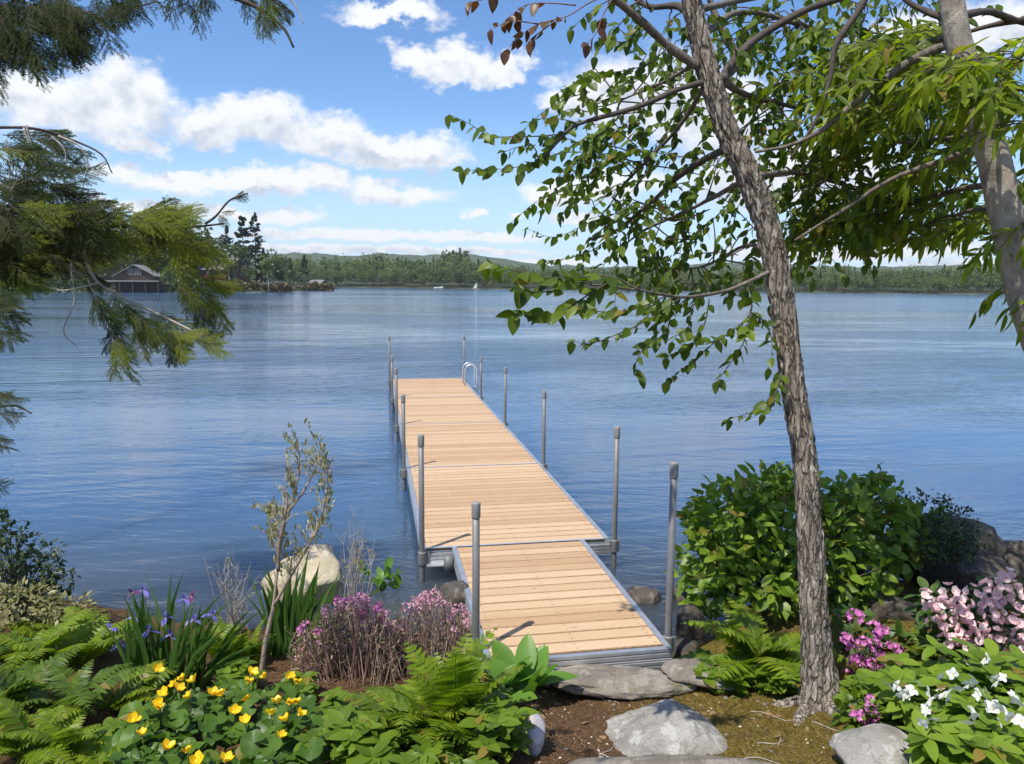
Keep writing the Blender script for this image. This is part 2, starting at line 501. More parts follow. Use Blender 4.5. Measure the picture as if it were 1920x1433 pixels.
M['iris'] = leafmat('iris_blade', [(.035, .085, .015), (.06, .13, .02), (.09, .17, .03)], .3, scale=3.)
M['marigoldleaf'] = leafmat('marsh_marigold_leaf', [(.040, .090, .010), (.065, .135, .013), (.105, .19, .022)], .3, rough=.42, spec=.35, old=(.26, .19, .04))
M['covleaf'] = leafmat('low_leafy_plant', [(.07, .125, .010), (.125, .205, .015), (.19, .275, .025)], .40, old=(.26, .19, .04))
M['hosta'] = leafmat('broad_upright_leaf', [(.085, .19, .025), (.12, .25, .035), (.16, .30, .05)], .38, rough=.35, old=(.26, .19, .04))
M['rhodoleaf'] = leafmat('rhododendron_leaf', [(.03, .075, .012), (.055, .11, .018), (.11, .15, .03)], .25, old=(.26, .19, .04))
M['yellow'] = leafmat('yellow_petal', [(.82, .50, .004), (.88, .58, .008), (.90, .64, .015)], .3, tint=(1.1, 1., .4))
M['ycentre'] = solid('yellow_stamens', (.80, .50, .02), .7)
M['violet'] = leafmat('violet_petal', [(.14, .13, .46), (.22, .20, .60), (.33, .32, .70)], .35, tint=(1, 1, 1.1))
M['plum'] = leafmat('plum_petal', [(.15, .04, .12), (.25, .07, .22)], .3, tint=(1, 1, 1))
M['pink'] = leafmat('pale_pink_petal', [(.86, .50, .55), (.88, .66, .67), (.90, .80, .76)], .35, tint=(1.05, .9, .9))
M['magenta'] = leafmat('magenta_petal', [(.52, .10, .38), (.66, .20, .50), (.74, .34, .58)], .35, tint=(1.1, .9, 1))
M['heath'] = leafmat('heath_pink_petal', [(.50, .24, .30), (.66, .36, .46), (.74, .52, .52)], .35, tint=(1.1, .9, 1))
M['white'] = leafmat('white_petal', [(.74, .75, .70), (.82, .82, .79)], .3, tint=(1, 1, .95))
M['needle'] = leafmat('hemlock_needle', [(.020, .034, .012), (.034, .052, .013), (.060, .076, .016)], .2, rough=.85, spec=.08, tint=(1.3, 1.3, .4))
M['needleo'] = leafmat('olive_hemlock_needle', [(.095, .135, .018), (.17, .215, .025), (.27, .30, .045)], .42, rough=.8, spec=.1, tint=(1.3, 1.25, .4))
M['granite'] = rock_mat('lichened_granite', (.38, .36, .33), (.19, .18, .16), (.47, .46, .43), mossf=.35)
M['slab'] = rock_mat('grey_slab', (.29, .255, .21), (.14, .12, .10), (.34, .305, .265), mossf=.5)
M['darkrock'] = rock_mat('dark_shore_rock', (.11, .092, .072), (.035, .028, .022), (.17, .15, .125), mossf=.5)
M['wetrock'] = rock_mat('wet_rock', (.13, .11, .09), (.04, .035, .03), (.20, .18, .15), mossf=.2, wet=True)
M['tanrock'] = rock_mat('pale_tan_boulder', (.56, .48, .34), (.32, .27, .18), (.60, .55, .45), mossf=.2)
M['quartz'] = rock_mat('white_quartz', (.66, .62, .66), (.44, .40, .43), (.76, .73, .76), mossf=0)


def tintmat(name, cols, trans=.4):
    m, t, out = mat(name)
    a = t('ShaderNodeAttribute', attribute_name='tint').outputs['Fac']
    gi_ = t('ShaderNodeNewGeometry').outputs['Random Per Island']
    f = t.math('ADD', t.math('MULTIPLY', a, .75), t.math('MULTIPLY', gi_, .25))
    c = t.ramp(f, [(i / (len(cols) - 1), cc) for i, cc in enumerate(cols)])
    b = t('ShaderNodeBsdfPrincipled', {'Base Color': c, 'Roughness': .8, 'Specular IOR Level': .15})
    tr = t('ShaderNodeBsdfTranslucent', {'Color': c})
    mx = t('ShaderNodeMixShader', {0: trans, 1: b.outputs[0], 2: tr.outputs[0]})
    t.l.new(mx.outputs[0], out.inputs[0])
    return m


M['farwood'] = tintmat('far_woods', [(.065, .10, .035), (.115, .155, .048), (.165, .205, .062), (.23, .255, .085)])
M['pine'] = leafmat('pine_foliage', [(.020, .034, .016), (.034, .050, .022), (.048, .066, .028)], .2)
M['midtree'] = leafmat('mid_green_foliage', [(.040, .068, .015), (.066, .105, .022), (.105, .145, .03)], .3)
M['lighttree'] = leafmat('spring_green_foliage', [(.06, .10, .02), (.10, .15, .03), (.13, .17, .04)], .3)
M['reed'] = leafmat('brown_reed', [(.06, .055, .02), (.11, .085, .03), (.15, .11, .045)], .2)
M['birch'] = solid('birch_trunk', (.52, .50, .46), .7, var=.2)
M['fartrunk'] = solid('far_trunk', (.16, .14, .12), .8, var=.2)


def ground_mat():
    m, t, out = mat('forest_floor')
    p = t('ShaderNodeNewGeometry').outputs['Position']
    fine = t.noise(p, 85., 5., .7).outputs[0]
    mid = t.noise(p, 9., 5., .6).outputs[0]
    big = t.noise(p, 2.1, 4., .6).outputs[0]
    streak = t.noise(t.vmath('MULTIPLY', p, (60, 14, 30)), 1.0, 4., .6, 1.5).outputs[0]
    soil = t.ramp(fine, [(.3, (.055, .032, .018)), (.52, (.13, .075, .040)), (.72, (.24, .155, .09))])
    moss = t.ramp(streak, [(.3, (.06, .045, .012)), (.5, (.15, .115, .022)), (.72, (.30, .23, .065))])
    x = t('ShaderNodeSeparateXYZ', {0: p}).outputs[0]
    f = t.math('ADD', t.math('MULTIPLY', t.smooth(x, .35, 1.1), .30), t.math('ADD', t.math('MULTIPLY', big, .65), t.math('MULTIPLY', mid, .35)))
    c = t.mix(t.smooth(f, .60, .76), soil, moss)
    b = t('ShaderNodeBsdfPrincipled', {'Base Color': c, 'Roughness': .95, 'Specular IOR Level': .1})
    h = t.math('ADD', fine, t.math('ADD', mid, t.math('MULTIPLY', streak, .6)))
    bp = t('ShaderNodeBump', {'Strength': 1.0, 'Distance': .02, 'Height': h}); t.l.new(bp.outputs[0], b.inputs['Normal'])
    t.l.new(b.outputs[0], out.inputs[0])
    return m


def water_mat():
    m, t, out = mat('lake_water')
    p = t('ShaderNodeNewGeometry').outputs['Position']
    s = t('ShaderNodeSeparateXYZ', {0: p})
    rot = t('ShaderNodeMapping', {'Vector': p, 'Rotation': (0, 0, R_(-14))}).outputs[0]
    rot2 = t('ShaderNodeMapping', {'Vector': p, 'Rotation': (0, 0, R_(9))}).outputs[0]
    a = t.noise(t.vmath('MULTIPLY', rot, (.55, 2.0, 1)), 1.0, 2.0, .5, .5).outputs[0]
    b_ = t.noise(t.vmath('MULTIPLY', rot2, (2.0, 6.5, 1)), 1.0, 3.0, .55, .4).outputs[0]
    c_ = t.noise(t.vmath('MULTIPLY', rot, (9., 24., 1)), 1.0, 2.0, .5).outputs[0]
    gust = t.smooth(t.noise(t.vmath('MULTIPLY', rot2, (.012, .075, 1)), 1.0, 4.0, .6, .6).outputs[0], .36, .62)
    gust2 = t.smooth(t.noise(t.vmath('MULTIPLY', rot, (.10, .35, 1)), 1.0, 3.0, .6, .3).outputs[0], .3, .65)
    amp = t.math('MULTIPLY', t.math('MULTIPLY_ADD', gust, .75, .25), t.math('MULTIPLY_ADD', gust2, .6, .4))
    h = t.math('ADD', t.math('MULTIPLY', a, .060), t.math('ADD', t.math('MULTIPLY', b_, .034), t.math('MULTIPLY', c_, .0085)))
    h = t.math('MULTIPLY', h, amp)
    bp = t('ShaderNodeBump', {'Strength': 1.0, 'Distance': 1.0, 'Height': h})
    shal = t.smooth(s.outputs[1], 9.5, 5.0)
    col = t.mix(t.math('MULTIPLY', shal, .85), (.042, .092, .175), (.066, .064, .048))
    bs = t('ShaderNodeBsdfPrincipled', {'Base Color': col, 'Subsurface Weight': 1.0, 'Subsurface Radius': (1.3, 1.3, 1.3), 'Subsurface Scale': 1.0, 'Roughness': t.math('MULTIPLY_ADD', gust, .05, t.math('MULTIPLY_ADD', t.smooth(s.outputs[1], 25., 160.), .10, .015)), 'IOR': 1.333, 'Normal': bp.outputs[0]})
    bs.subsurface_method = 'BURLEY'
    t.l.new(bs.outputs[0], out.inputs[0])
    return m


M['ground'] = ground_mat(); M['water'] = water_mat()
M['land'] = solid('far_land', (.05, .06, .022), .95, var=.4, scale=.15)
M['field'] = solid('far_field', (.20, .20, .06), .95, var=.2, scale=.05)

# ------------------------------------------------------------------ setting: ground, lake, far shores
WZ = -0.285
SHX = np.array([-30, -6, -3, -1.6, -.6, .2, 1.0, 1.5, 2.2, 3.2, 5, 9, 30.]); SHY = np.array([9, 6.6, 6.0, 5.6, 5.25, 5.1, 5.25, 5.6, 6.2, 6.6, 7.0, 7.6, 9.])


def gz(x, y):
    x = np.asarray(x, float); y = np.asarray(y, float)
    d = np.interp(x, SHX, SHY) - y
    z = np.where(d > 0, WZ + .165 * np.minimum(d, 6) + .02 * np.maximum(d - 6, 0), WZ + .4 * np.maximum(d, -4.5))
    p = np.stack([x * 1.3, y * 1.3, x * 0], -1)
    return z + .05 * fbm(p, 4, 3) * np.clip((d + .6) / .6, 0, 1) + .012 * fbm(p * 7, 3, 9)


TT = np.concatenate([np.arange(.8, 9, .02), np.arange(9, 60, .3)])


def above(px, py, h):
    """the point seen at a photo pixel that is h above the ground"""
    d = ray(px, py); Q = CAM + TT[:, None] * d
    k = np.argmax(Q[:, 2] <= gz(Q[:, 0], Q[:, 1]) + h)
    T = np.linspace(TT[max(0, k - 1)], TT[k], 24); Q = CAM + T[:, None] * d
    return Q[np.argmax(Q[:, 2] <= gz(Q[:, 0], Q[:, 1]) + h)]


def gp(px, py):
    """where the ground is seen at a photo pixel"""
    q = above(px, py, 0.0); q[2] = gz(q[0], q[1]); return q


xs = np.concatenate([np.linspace(-30, -4.2, 24)[:-1], np.linspace(-4.2, 5.2, 300), np.linspace(5.2, 30, 24)[1:]])
ys = np.concatenate([np.linspace(-25, 2.4, 18)[:-1], np.linspace(2.4, 8.0, 190), np.linspace(8., 16, 12)[1:], [700.]])
XX, YY = np.meshgrid(xs, ys, indexing='ij')
ZZ = gz(XX, YY); a_, b_ = XX.shape
i, j = np.meshgrid(np.arange(a_ - 1), np.arange(b_ - 1), indexing='ij')
quad = np.stack([i * b_ + j, (i + 1) * b_ + j, (i + 1) * b_ + j + 1, i * b_ + j + 1], -1).reshape(-1, 4)
obj('ground', MB().add(np.stack([XX, YY, ZZ], -1), quad).mesh('ground', M['ground'], True), kind='structure', label='brown forest soil with pine needles and mossy patches sloping to the lake')
w = MB().add([[-1500, -60, WZ], [1500, -60, WZ], [1500, 1400, WZ], [-1500, 1400, WZ]], [[0, 1, 2, 3]])
obj('lake_water', w.mesh('lake_water', M['water']), kind='structure', label='rippled blue lake reflecting sky and clouds')


def shore_land(name, pxs, Ys, rises, label, matl):
    """land that starts at the waterline seen along pxs and climbs behind it"""
    pxs = np.asarray(pxs, float); V = []
    xs_ = (pxs - 960) / FPX
    for (d, hz) in rises:
        Y = np.asarray(Ys) + d
        h = WZ - .4 + (hz if not callable(hz) else hz(pxs))
        V.append(np.stack([xs_ * Y, Y, np.broadcast_to(h, Y.shape)], -1))
    V = np.stack(V, 1); k, n = V.shape[:2]
    V[..., 2] += .6 * fbm(V * .08, 3, 5) * np.linspace(0, 1, n)
    i, j = np.meshgrid(np.arange(k - 1), np.arange(n - 1), indexing='ij')
    q = np.stack([i * n + j, (i + 1) * n + j, (i + 1) * n + j + 1, i * n + j + 1], -1).reshape(-1, 4)
    obj(name, MB().add(V, q).mesh(name, matl, True), kind='structure', label=label)


FPXS = np.linspace(-2500, 4500, 300)


def far_y(px):
    """distance of the far shore along a photo column"""
    return np.interp(px, [-2500, 450, 640, 900, 1100, 1500, 1880, 4500], [300, 300, 290, 262, 245, 225, 212, 190]) + 6 * fbm(np.stack([np.asarray(px) / 60., 0 * np.asarray(px), 0 * np.asarray(px)], -1), 3, 2)


def far_hill(px):
    return np.interp(px, [-2500, 450, 560, 640, 720, 800, 860, 920, 1000, 1150, 1500, 1600, 1750, 1900, 4500],
                     [6, 6, 6, 5, 5.5, 5, 5.5, 3., 2., 1.2, 1.6, 2., 1.5, 2., 3])


shore_land('far_shore', FPXS, far_y(FPXS), [(0, 0), (2, .7), (15, 1.4), (50, lambda p: 1.6 + far_hill(p) * .6), (110, lambda p: 2 + far_hill(p) * 1.3), (300, lambda p: 3 + far_hill(p) * 1.8), (700, lambda p: 3 + far_hill(p))],
           'low wooded shore along the far side of the lake', M['land'])
HPX = np.linspace(-200, 3000, 420)
HTOP = np.interp(HPX, [-200, 430, 520, 600, 660, 720, 800, 860, 920, 1000, 1100, 1250, 1380, 1440, 1520, 1650, 1800, 1950, 3000], [505, 486, 480, 482, 485, 480, 484, 479, 488, 500, 506, 504, 496, 497, 503, 506, 502, 499, 500])
HTOP = HTOP + 1.6 * fbm(np.stack([HPX / 9., 0 * HPX, 0 * HPX], -1), 3, 77)
HV = []
for f_, Yh in ((0, 560), (.35, 610), (.7, 680), (1., 760), (.6, 900)):
    zt = CAMH + (533 + (HPX - 960) * .0069 - HTOP) / FPX * Yh
    X_ = (HPX - 960) / FPX * Yh; HV.append(np.stack([X_, np.full_like(X_, Yh), WZ - .5 + f_ * (zt - WZ) + (f_ > 0) * 1.2 * fbm(np.stack([X_ * .08, X_ * 0 + Yh, X_ * 0], -1), 3, 5)], -1))
HV = np.stack(HV, 1); i, j = np.meshgrid(np.arange(len(HPX) - 1), np.arange(4), indexing='ij')
M['hillwood'] = solid('hill_woods', (.058, .085, .034), .95, var=.5, scale=.16)
obj('hills', MB().add(HV, np.stack([i * 5 + j, (i + 1) * 5 + j, (i + 1) * 5 + j + 1, i * 5 + j + 1], -1).reshape(-1, 4)).mesh('hills', M['hillwood'], True), kind='structure', label='low wooded hills rolling behind the far shore')
PPX = np.linspace(-2600, 628, 160)


def prom_y(px):
    return np.interp(px, [-2600, -400, 0, 300, 420, 500, 545, 560, 628], [60, 120, 150, 156, 160, 172, 178, 190, 196])


shore_land('promontory', PPX, prom_y(PPX), [(0, 0), (.8, .75), (8, lambda p: np.interp(p, [450, 620], [1.6, .8])), (25, lambda p: np.interp(p, [300, 500, 628], [4, 2.2, .7])), (38, lambda p: np.interp(p, [300, 500, 628], [6, 2., .3])), (60, lambda p: np.interp(p, [300, 500, 628], [8, 1.0, .0]))],
           'wooded point of land reaching into the lake from the left', M['land'])

# thin summer air between the camera and the far shore
hm, ht, hout = mat('thin_air')
hv = ht('ShaderNodeVolumePrincipled', {'Color': (.90, .95, 1.0, 1), 'Density': .00022, 'Anisotropy': .2})
ht.l.new(hv.outputs[0], hout.inputs['Volume'])
obj('haze', MB().box((0, 680, 28), (1520, 760, 32)).mesh('haze', hm), kind='stuff', label='thin pale air over the lake')


# ------------------------------------------------------------------ far woods and the point of land
def clump_quads(P, size, flat=.0):
    """small leaf-clump faces turned at random"""
    n = len(P); size = np.broadcast_to(np.asarray(size, float), (n,))
    D = nrm(rnd(n) * np.array([1, 1, 1 - flat])); N = nrm(rnd(n) + np.array([0, -.2, .7 + flat]))
    B = basis(D, N)
    t = np.array([[0, -.55, 0], [.42, 0, .06], [0, .6, 0], [-.42, 0, .06]]) * rng.uniform(.7, 1.3, (n, 4, 1))
    V = np.einsum('nij,nvj->nvi', B, t) * size[:, None, None] + np.asarray(P)[:, None]
    return V.reshape(-1, 3), np.arange(4 * n).reshape(n, 4)


def crown_points(kind, n, H, Wd):
    """points inside a crown standing on the origin"""
    if kind == 'cone':
        t = rng.uniform(.08, 1, n) ** .8; tier = .75 + .25 * np.sin(t * 26)
        r = Wd / 2 * (1 - t) ** .75 * tier * rng.uniform(.25, 1, n) ** .5; a = rng.uniform(0, 6.283, n)
        return np.stack([r * np.cos(a), r * np.sin(a), t * H - .12 * r], -1)
    if kind == 'pine':
        nb = 75; tb = np.sort(rng.uniform(0, 1, nb)); ab = rng.uniform(0, 6.283, nb); lb_ = rng.uniform(.35, 1.1, nb) * np.interp(tb, [0, .25, .6, 1], [.55, 1, .8, .22])
        b = rng.integers(0, nb, n); s_ = rng.uniform(.08, 1, n) ** .6
        r = Wd / 2 * lb_[b] * s_; a = ab[b] + rng.normal(0, .22, n)
        return np.stack([r * np.cos(a), r * np.sin(a), H * (.06 + .94 * tb[b]) + .10 * r + rng.normal(0, H * .008, n)], -1)
    L = 7; c = np.stack([rng.uniform(-.28, .28, L) * Wd, rng.uniform(-.28, .28, L) * Wd, rng.uniform(.36, .80, L) * H], -1)
    rad = rng.uniform(.18, .30, L); k = rng.integers(0, L, n)
    d = nrm(rng.normal(size=(n, 3))) * (rng.uniform(.35, 1, n) ** .5)[:, None]
    return c[k] + d * rad[k][:, None] * np.array([Wd, Wd, H * .72])


def add_tint(mesh, vals):
    at = mesh.attributes.new('tint', 'FLOAT', 'POINT'); at.data.foreach_set('value', np.asarray(vals, np.float32))


def woods(name, label, spec, matl):
    """a mass of far trees nobody could count: one object"""
    mb = MB(); tint = []
    for (px, Y, H, Wd, z0, tn, kind, n) in spec:
        q = dep(px, 530, Y); o = np.array([q[0], q[1], z0])
        P = crown_points(kind, n, H, Wd) + o
        sz = np.clip(H * .058, .32, 1.0)
        V, F = clump_quads(P, sz * rng.uniform(.7, 1.5, n)); mb.add(V, F); tint.append(np.full(len(V), tn))
        if kind != 'cone' and rng.random() < .35:
            r = .09
            v, f = tube(np.array([o, o + [0.2, 0, H * .75]]), [r, r * .6], 4); mb.add(v, f, 1); tint.append(np.full(len(v), .9))
    m = mb.mesh(name, [matl, M['fartrunk']]); add_tint(m, np.concatenate(tint))
    return obj(name, m, kind='stuff', label=label, cat='woods')


spec = []
TOPX = [-300, 520, 600, 640, 700, 760, 800, 830, 880, 905, 950, 1000, 1100, 1300, 1480, 1560, 1650, 1750, 1850, 1950, 2400]
TOPY = [500, 484, 487, 487, 483, 489, 489, 480, 481, 492, 501, 503, 506, 506, 505, 502, 505, 507, 501, 500, 500]
for px in np.arange(500, 2250, 5.5):
    Ys = float(far_y(px))
    for row, (dd, fr) in enumerate(((1.5, .72), (9, .88), (22, 1.0), (45, 1.1))):
        if row > 1 and rng.random() < .25: continue
        x = px + rng.normal(0, 3.5); Y = Ys + dd + rng.uniform(0, 6)
        hp = (541 + (x - 640) * .0095) - np.interp(x, TOPX, TOPY)          # pixels from the waterline to the tree tops
        tall = hp * fr * rng.uniform(.82, 1.06) * Y / FPX
        z0 = WZ + .4 + (.0 if row == 0 else row * .4)
        kind = 'cone' if rng.random() < (.16 if row else .10) else 'round'
        tn = np.clip(rng.beta(2, 2.6) + (.12 if row == 0 and rng.random() < .3 else 0) - (.25 if kind == 'cone' else 0) + (.22 if x < 700 and row > 1 else 0) - .1 * (x > 1400), 0, 1)
        spec.append((x, Y, max(3., tall - z0 - .3), rng.uniform(4.2, 7.5) if kind == 'round' else rng.uniform(3., 4.2), z0, tn, kind, 260 if row < 2 else 200))
for px in (836, 842, 850, 857, 863, 870, 876):                               # taller pines on the crest
    spec.append((px, 330, 15.0, 6, 0, .05, 'pine', 140))
for px in (700, 708, 716, 905, 915):
    spec.append((px, 320, 12.0 if px < 800 else 10, 4, 0, .05, 'cone', 90))
woods('far_woods', 'mixed green woods covering the far side of the lake', spec, M['farwood'])

spec = []
for px in np.arange(-700, 430, 13):
    for row in range(4):
        x = px + rng.normal(0, 8); Y = float(prom_y(x)) + 6 + row * 9 + rng.uniform(0, 5)
        top = np.interp(x, [-700, 0, 150, 300, 380, 430], [330, 360, 388, 398, 410, 455]) + rng.uniform(-8, 22) + (3 - row) * 14
        z0 = .6 + row * .8
        q = dep(x, top, Y)
        spec.append((x, Y, max(3, q[2] - z0), rng.uniform(6, 9), z0, rng.beta(2, 3) * .8, 'cone' if rng.random() < .35 else 'round', 130))
woods('point_woods', 'dark dense woods behind the boathouse on the left shore', spec, M['farwood'])


def far_tree(name, px, ybase, Y, ytop, wpx, kind, matl, label, cat='tree', n=700, trunkm='fartrunk', group='trees on the point of land', tr=.012, size=None):
    b = dep(px, ybase, Y); top = dep(px, ytop, Y); H = top[2] - b[2]; Wd = wpx * Y / FPX
    root = thing(name, label, cat, b, group)
    P = crown_points(kind, n, H, Wd) + b
    V, F = clump_quads(P, (size or H * (.036 if kind == 'pine' else .05)) * rng.uniform(.6, 1.4, n), .5 if kind == 'pine' else 0)
    mb = MB(); k = 7
    pts = np.array([b + [0.12 * math.sin(i * 1.7), 0, H * .92 * i / k - .3 * (i == 0)] for i in range(k + 1)])
    mb.tube(pts, np.linspace(H * tr, H * tr * .3, k + 1), 6)
    part('trunk', mb, M[trunkm], root, True)
    part('crown', MB().add(V, F), matl, root)
    return root


far_tree('pine_tree', 458, 535, 184, 404, 46, 'pine', M['pine'], 'tall dark pine with a dense top, left of the two tallest pines', n=2000)
far_tree('pine_tree', 481, 535, 186, 402, 48, 'pine', M['pine'], 'tall dark pine with bare gaps between its tiers, right of the two tallest', n=1700)
far_tree('pine_tree', 428, 535, 182, 424, 44, 'pine', M['pine'], 'shorter dark pine left of the two tallest pines', n=1600)
far_tree('round_tree', 512, 538, 181, 461, 44, 'round', M['lighttree'], 'light green leafy tree beside the red brown house', n=700)
far_tree('conifer_tree', 572, 538, 196, 478, 40, 'cone', M['pine'], 'dark conical conifer on the point, right of the light green tree', n=600)
far_tree('conifer_tree', 545, 538, 195, 484, 30, 'cone', M['midtree'], 'smaller green conifer between the light green tree and the dark conifer', n=500)
far_tree('round_tree', 365, 540, 168, 440, 74, 'round', M['midtree'], 'dark broad tree between the boathouse and the red brown house', n=900)
far_tree('round_tree', 402, 540, 166, 462, 46, 'round', M['lighttree'], 'pale green young tree in front of the red brown house', n=500)
far_tree('round_tree', 392, 540, 176, 430, 78, 'round', M['midtree'], 'large dark tree rising behind the red brown house, left of the pines', n=1600)
far_tree('round_tree', 443, 538, 180, 456, 60, 'round', M['midtree'], 'dark tree between the pines and the roof of the red brown house', n=1200)
far_tree('conifer_tree', 496, 538, 186, 466, 34, 'cone', M['pine'], 'dark narrow conifer right behind the two tallest pines', n=800)
far_tree('round_tree', 532, 540, 190, 476, 40, 'round', M['midtree'], 'mid green tree right of the light green tree on the point', n=900)
far_tree('round_tree', 340, 542, 164, 424, 70, 'round', M['midtree'], 'dark tree close behind the right side of the boathouse', n=1400)
far_tree('round_tree', 470, 540, 166, 492, 30, 'round', M['lighttree'], 'small pale tree hiding the right end of the red brown house', n=500)
far_tree('round_tree', 212, 544, 156, 432, 60, 'round', M['midtree'], 'dark tree close behind the left side of the boathouse', n=1200)
far_tree('round_tree', 300, 544, 162, 418, 80, 'round', M['midtree'], 'tall dark tree rising behind the roof of the boathouse', n=1600)
far_tree('round_tree', 322, 546, 153, 486, 46, 'round', M['lighttree'], 'green bushy tree beside the right wall of the boathouse', n=900)
for px, yb, yt, lb in ((430, 534, 470, 'thin birch with a white trunk in front of the house, left of a pair'), (440, 534, 474, 'thin birch with a white trunk in front of the house, right of a pair'), (503, 542, 478, 'lone birch with a thin white trunk by the point shrubs')):
    far_tree('birch_tree', px, yb, 163, yt, 26, 'round', M['lighttree'], lb, n=160, trunkm='birch', tr=.013, group='birches on the point of land', size=.55)


def shrub_line(name, label, pts, hp, wpx, Y, matl, cat='shrub', n=900):
    root = thing(name, label, cat, dep(pts[0][0], pts[0][1], Y))
    mb = MB(); px0, yb = pts[0]; px1, _ = pts[1]
    x = rng.uniform(px0, px1, n); hh = hp * (.65 + .35 * np.sin((x - px0) / (px1 - px0) * 3.1)) * (.85 + .3 * fbm(np.stack([x / 14, 0 * x, 0 * x], -1), 2, 4))
    y = yb - hh * rng.uniform(0, 1, n) ** .7
    P = dep(x, y, Y + rng.uniform(-1.5, 1.5, n))
    V, F = clump_quads(P, .6 * rng.uniform(.6, 1.3, n)); mb.add(V, F)
    part('foliage', mb, matl, root)


shrub_line('reed_bed', 'long brown reed bed at the tip of the point', [(556, 546), (626, 546)], 17, 0, 192, M['reed'], 'reeds')
shrub_line('shore_shrub', 'brown shrubs along the waterline below the light green tree', [(488, 547), (548, 547)], 17, 0, 174, M['reed'])
shrub_line('shore_shrub', 'reddish brown shrubs in front of the red brown house', [(392, 545), (486, 545)], 22, 0, 160, M['reed'])
shrub_line('shore_shrub', 'dark shrubs along the waterline left of the boathouse', [(-40, 549), (205, 549)], 34, 0, 150, M['midtree'], n=1800)
shrub_line('shore_shrub', 'dark shrubs along the waterline right of the boathouse', [(318, 549), (395, 549)], 34, 0, 152, M['midtree'])

M['shingle'] = solid('grey_roof_shingle', (.20, .19, .185), .85, var=.25, scale=3)
M['brownwall'] = solid('brown_board_wall', (.050, .037, .027), .85, var=.25, scale=2, stretch=(1, 1, 6))
M['redwall'] = solid('red_brown_wall', (.105, .035, .022), .85, var=.25, scale=2, stretch=(1, 1, 6))
M['trim'] = solid('pale_trim', (.30, .27, .23), .7)
M['dark'] = solid('dark_opening', (.012, .011, .010), .8)
M['tanwall'] = solid('weathered_shed_wall', (.20, .15, .105), .85, var=.25, scale=2)
M['gl'] = solid('window_glass', (.03, .04, .05), .1)


def house(name, label, px, ybase, Y, wpx, dep_m, eave, ridge, wallm, yaw, slip=False, cat='house', windows=()):
    """gabled building: gable end towards its own -y"""
    b = dep(px, ybase, Y); w_ = wpx * Y / FPX
    root = thing(name, label, cat, b); root.rotation_euler = (0, 0, yaw)
    h = w_ / 2; D = dep_m; mb = MB()
    V = [[-h, 0, 0], [h, 0, 0], [h, 0, eave], [0, 0, ridge], [-h, 0, eave], [-h, D, 0], [h, D, 0], [h, D, eave], [0, D, ridge], [-h, D, eave]]
    mb.add(V, [[0, 1, 2, 4], [5, 9, 7, 6], [0, 4, 9, 5], [1, 6, 7, 2]]); mb.add(V, [[4, 2, 3], [9, 8, 7]])
    obj('wall', mb.mesh('house_wall', wallm), root)
    ov = .5; sl = (ridge - eave) / h
    for s in (-1, 1):
        e = np.array([s * (h + ov), -ov, eave - sl * ov]); r = np.array([0, -ov, ridge + .02])
        q = np.array([e, r, r + [0, D + 2 * ov, 0], e + [0, D + 2 * ov, 0]]); up = np.array([0, 0, .16])
        rb = MB().add(np.vstack([q, q + up]), [[0, 1, 2, 3], [4, 7, 6, 5], [0, 4, 5, 1], [3, 2, 6, 7], [0, 3, 7, 4], [1, 5, 6, 2]])
        obj('roof', rb.mesh('roof_slope', M['shingle']), root)
    for (wx, wz, ww, wh) in windows:
        f = obj('window', MB().box((wx, -.06, wz), (ww / 2 + .1, .06, wh / 2 + .1)).mesh('window', M['trim']), root)
        obj('pane', MB().box((wx, -.10, wz), (ww / 2, .04, wh / 2)).mesh('pane', M['gl']), f)
        obj('mullion', MB().box((wx, -.13, wz), (.05, .03, wh / 2)).mesh('mullion', M['trim']), f)
    if slip:
        obj('boat_slip', MB().box((.6, -.05, .85), (h * .55, .10, .85)).mesh('boat_slip', M['dark']), root)
        pr = MB().box((0, -1.2, 2.15), (h + 1.2, 1.2, .10)); obj('porch_deck', pr.mesh('porch_deck', M['trim']), root)
        for k in range(5):
            xx = -h - 1.0 + k * (2 * h + 2.0) / 4
            obj('porch_post', MB().box((xx, -2.2, .9), (.10, .10, 1.14)).mesh('porch_post', wallm), root)
        rl = MB().box((0, -2.3, 3.05), (h + 1.2, .05, .06))
        for k in range(14): rl.box((-h - 1.1 + k * (2 * h + 2.2) / 13, -2.3, 2.62), (.03, .03, .38))
        obj('porch_railing', rl.mesh('porch_railing', wallm), root)
    return root


house('boathouse', 'dark brown boathouse with grey gabled roof and open boat slip at the waterline', 254, 548, 151, 68, 8, 3.2, 5.2, M['brownwall'], R_(14), True, 'boathouse', [(-.65, 3.9, .8, 1.0), (.65, 3.9, .8, 1.0)])
house('shore_house', 'red brown house with a grey roof among the trees on the point', 448, 531, 168, 78, 8, 3.0, 5.2, M['redwall'], R_(75), False, 'house', [(-1.5, 2.0, .9, 1.1), (1.5, 2.0, .9, 1.1)])
house('shore_shed', 'small weathered shed behind the reed bed at the tip of the point', 606, 541, 200, 26, 3, 1.4, 2.0, M['tanwall'], R_(80), False, 'shed')


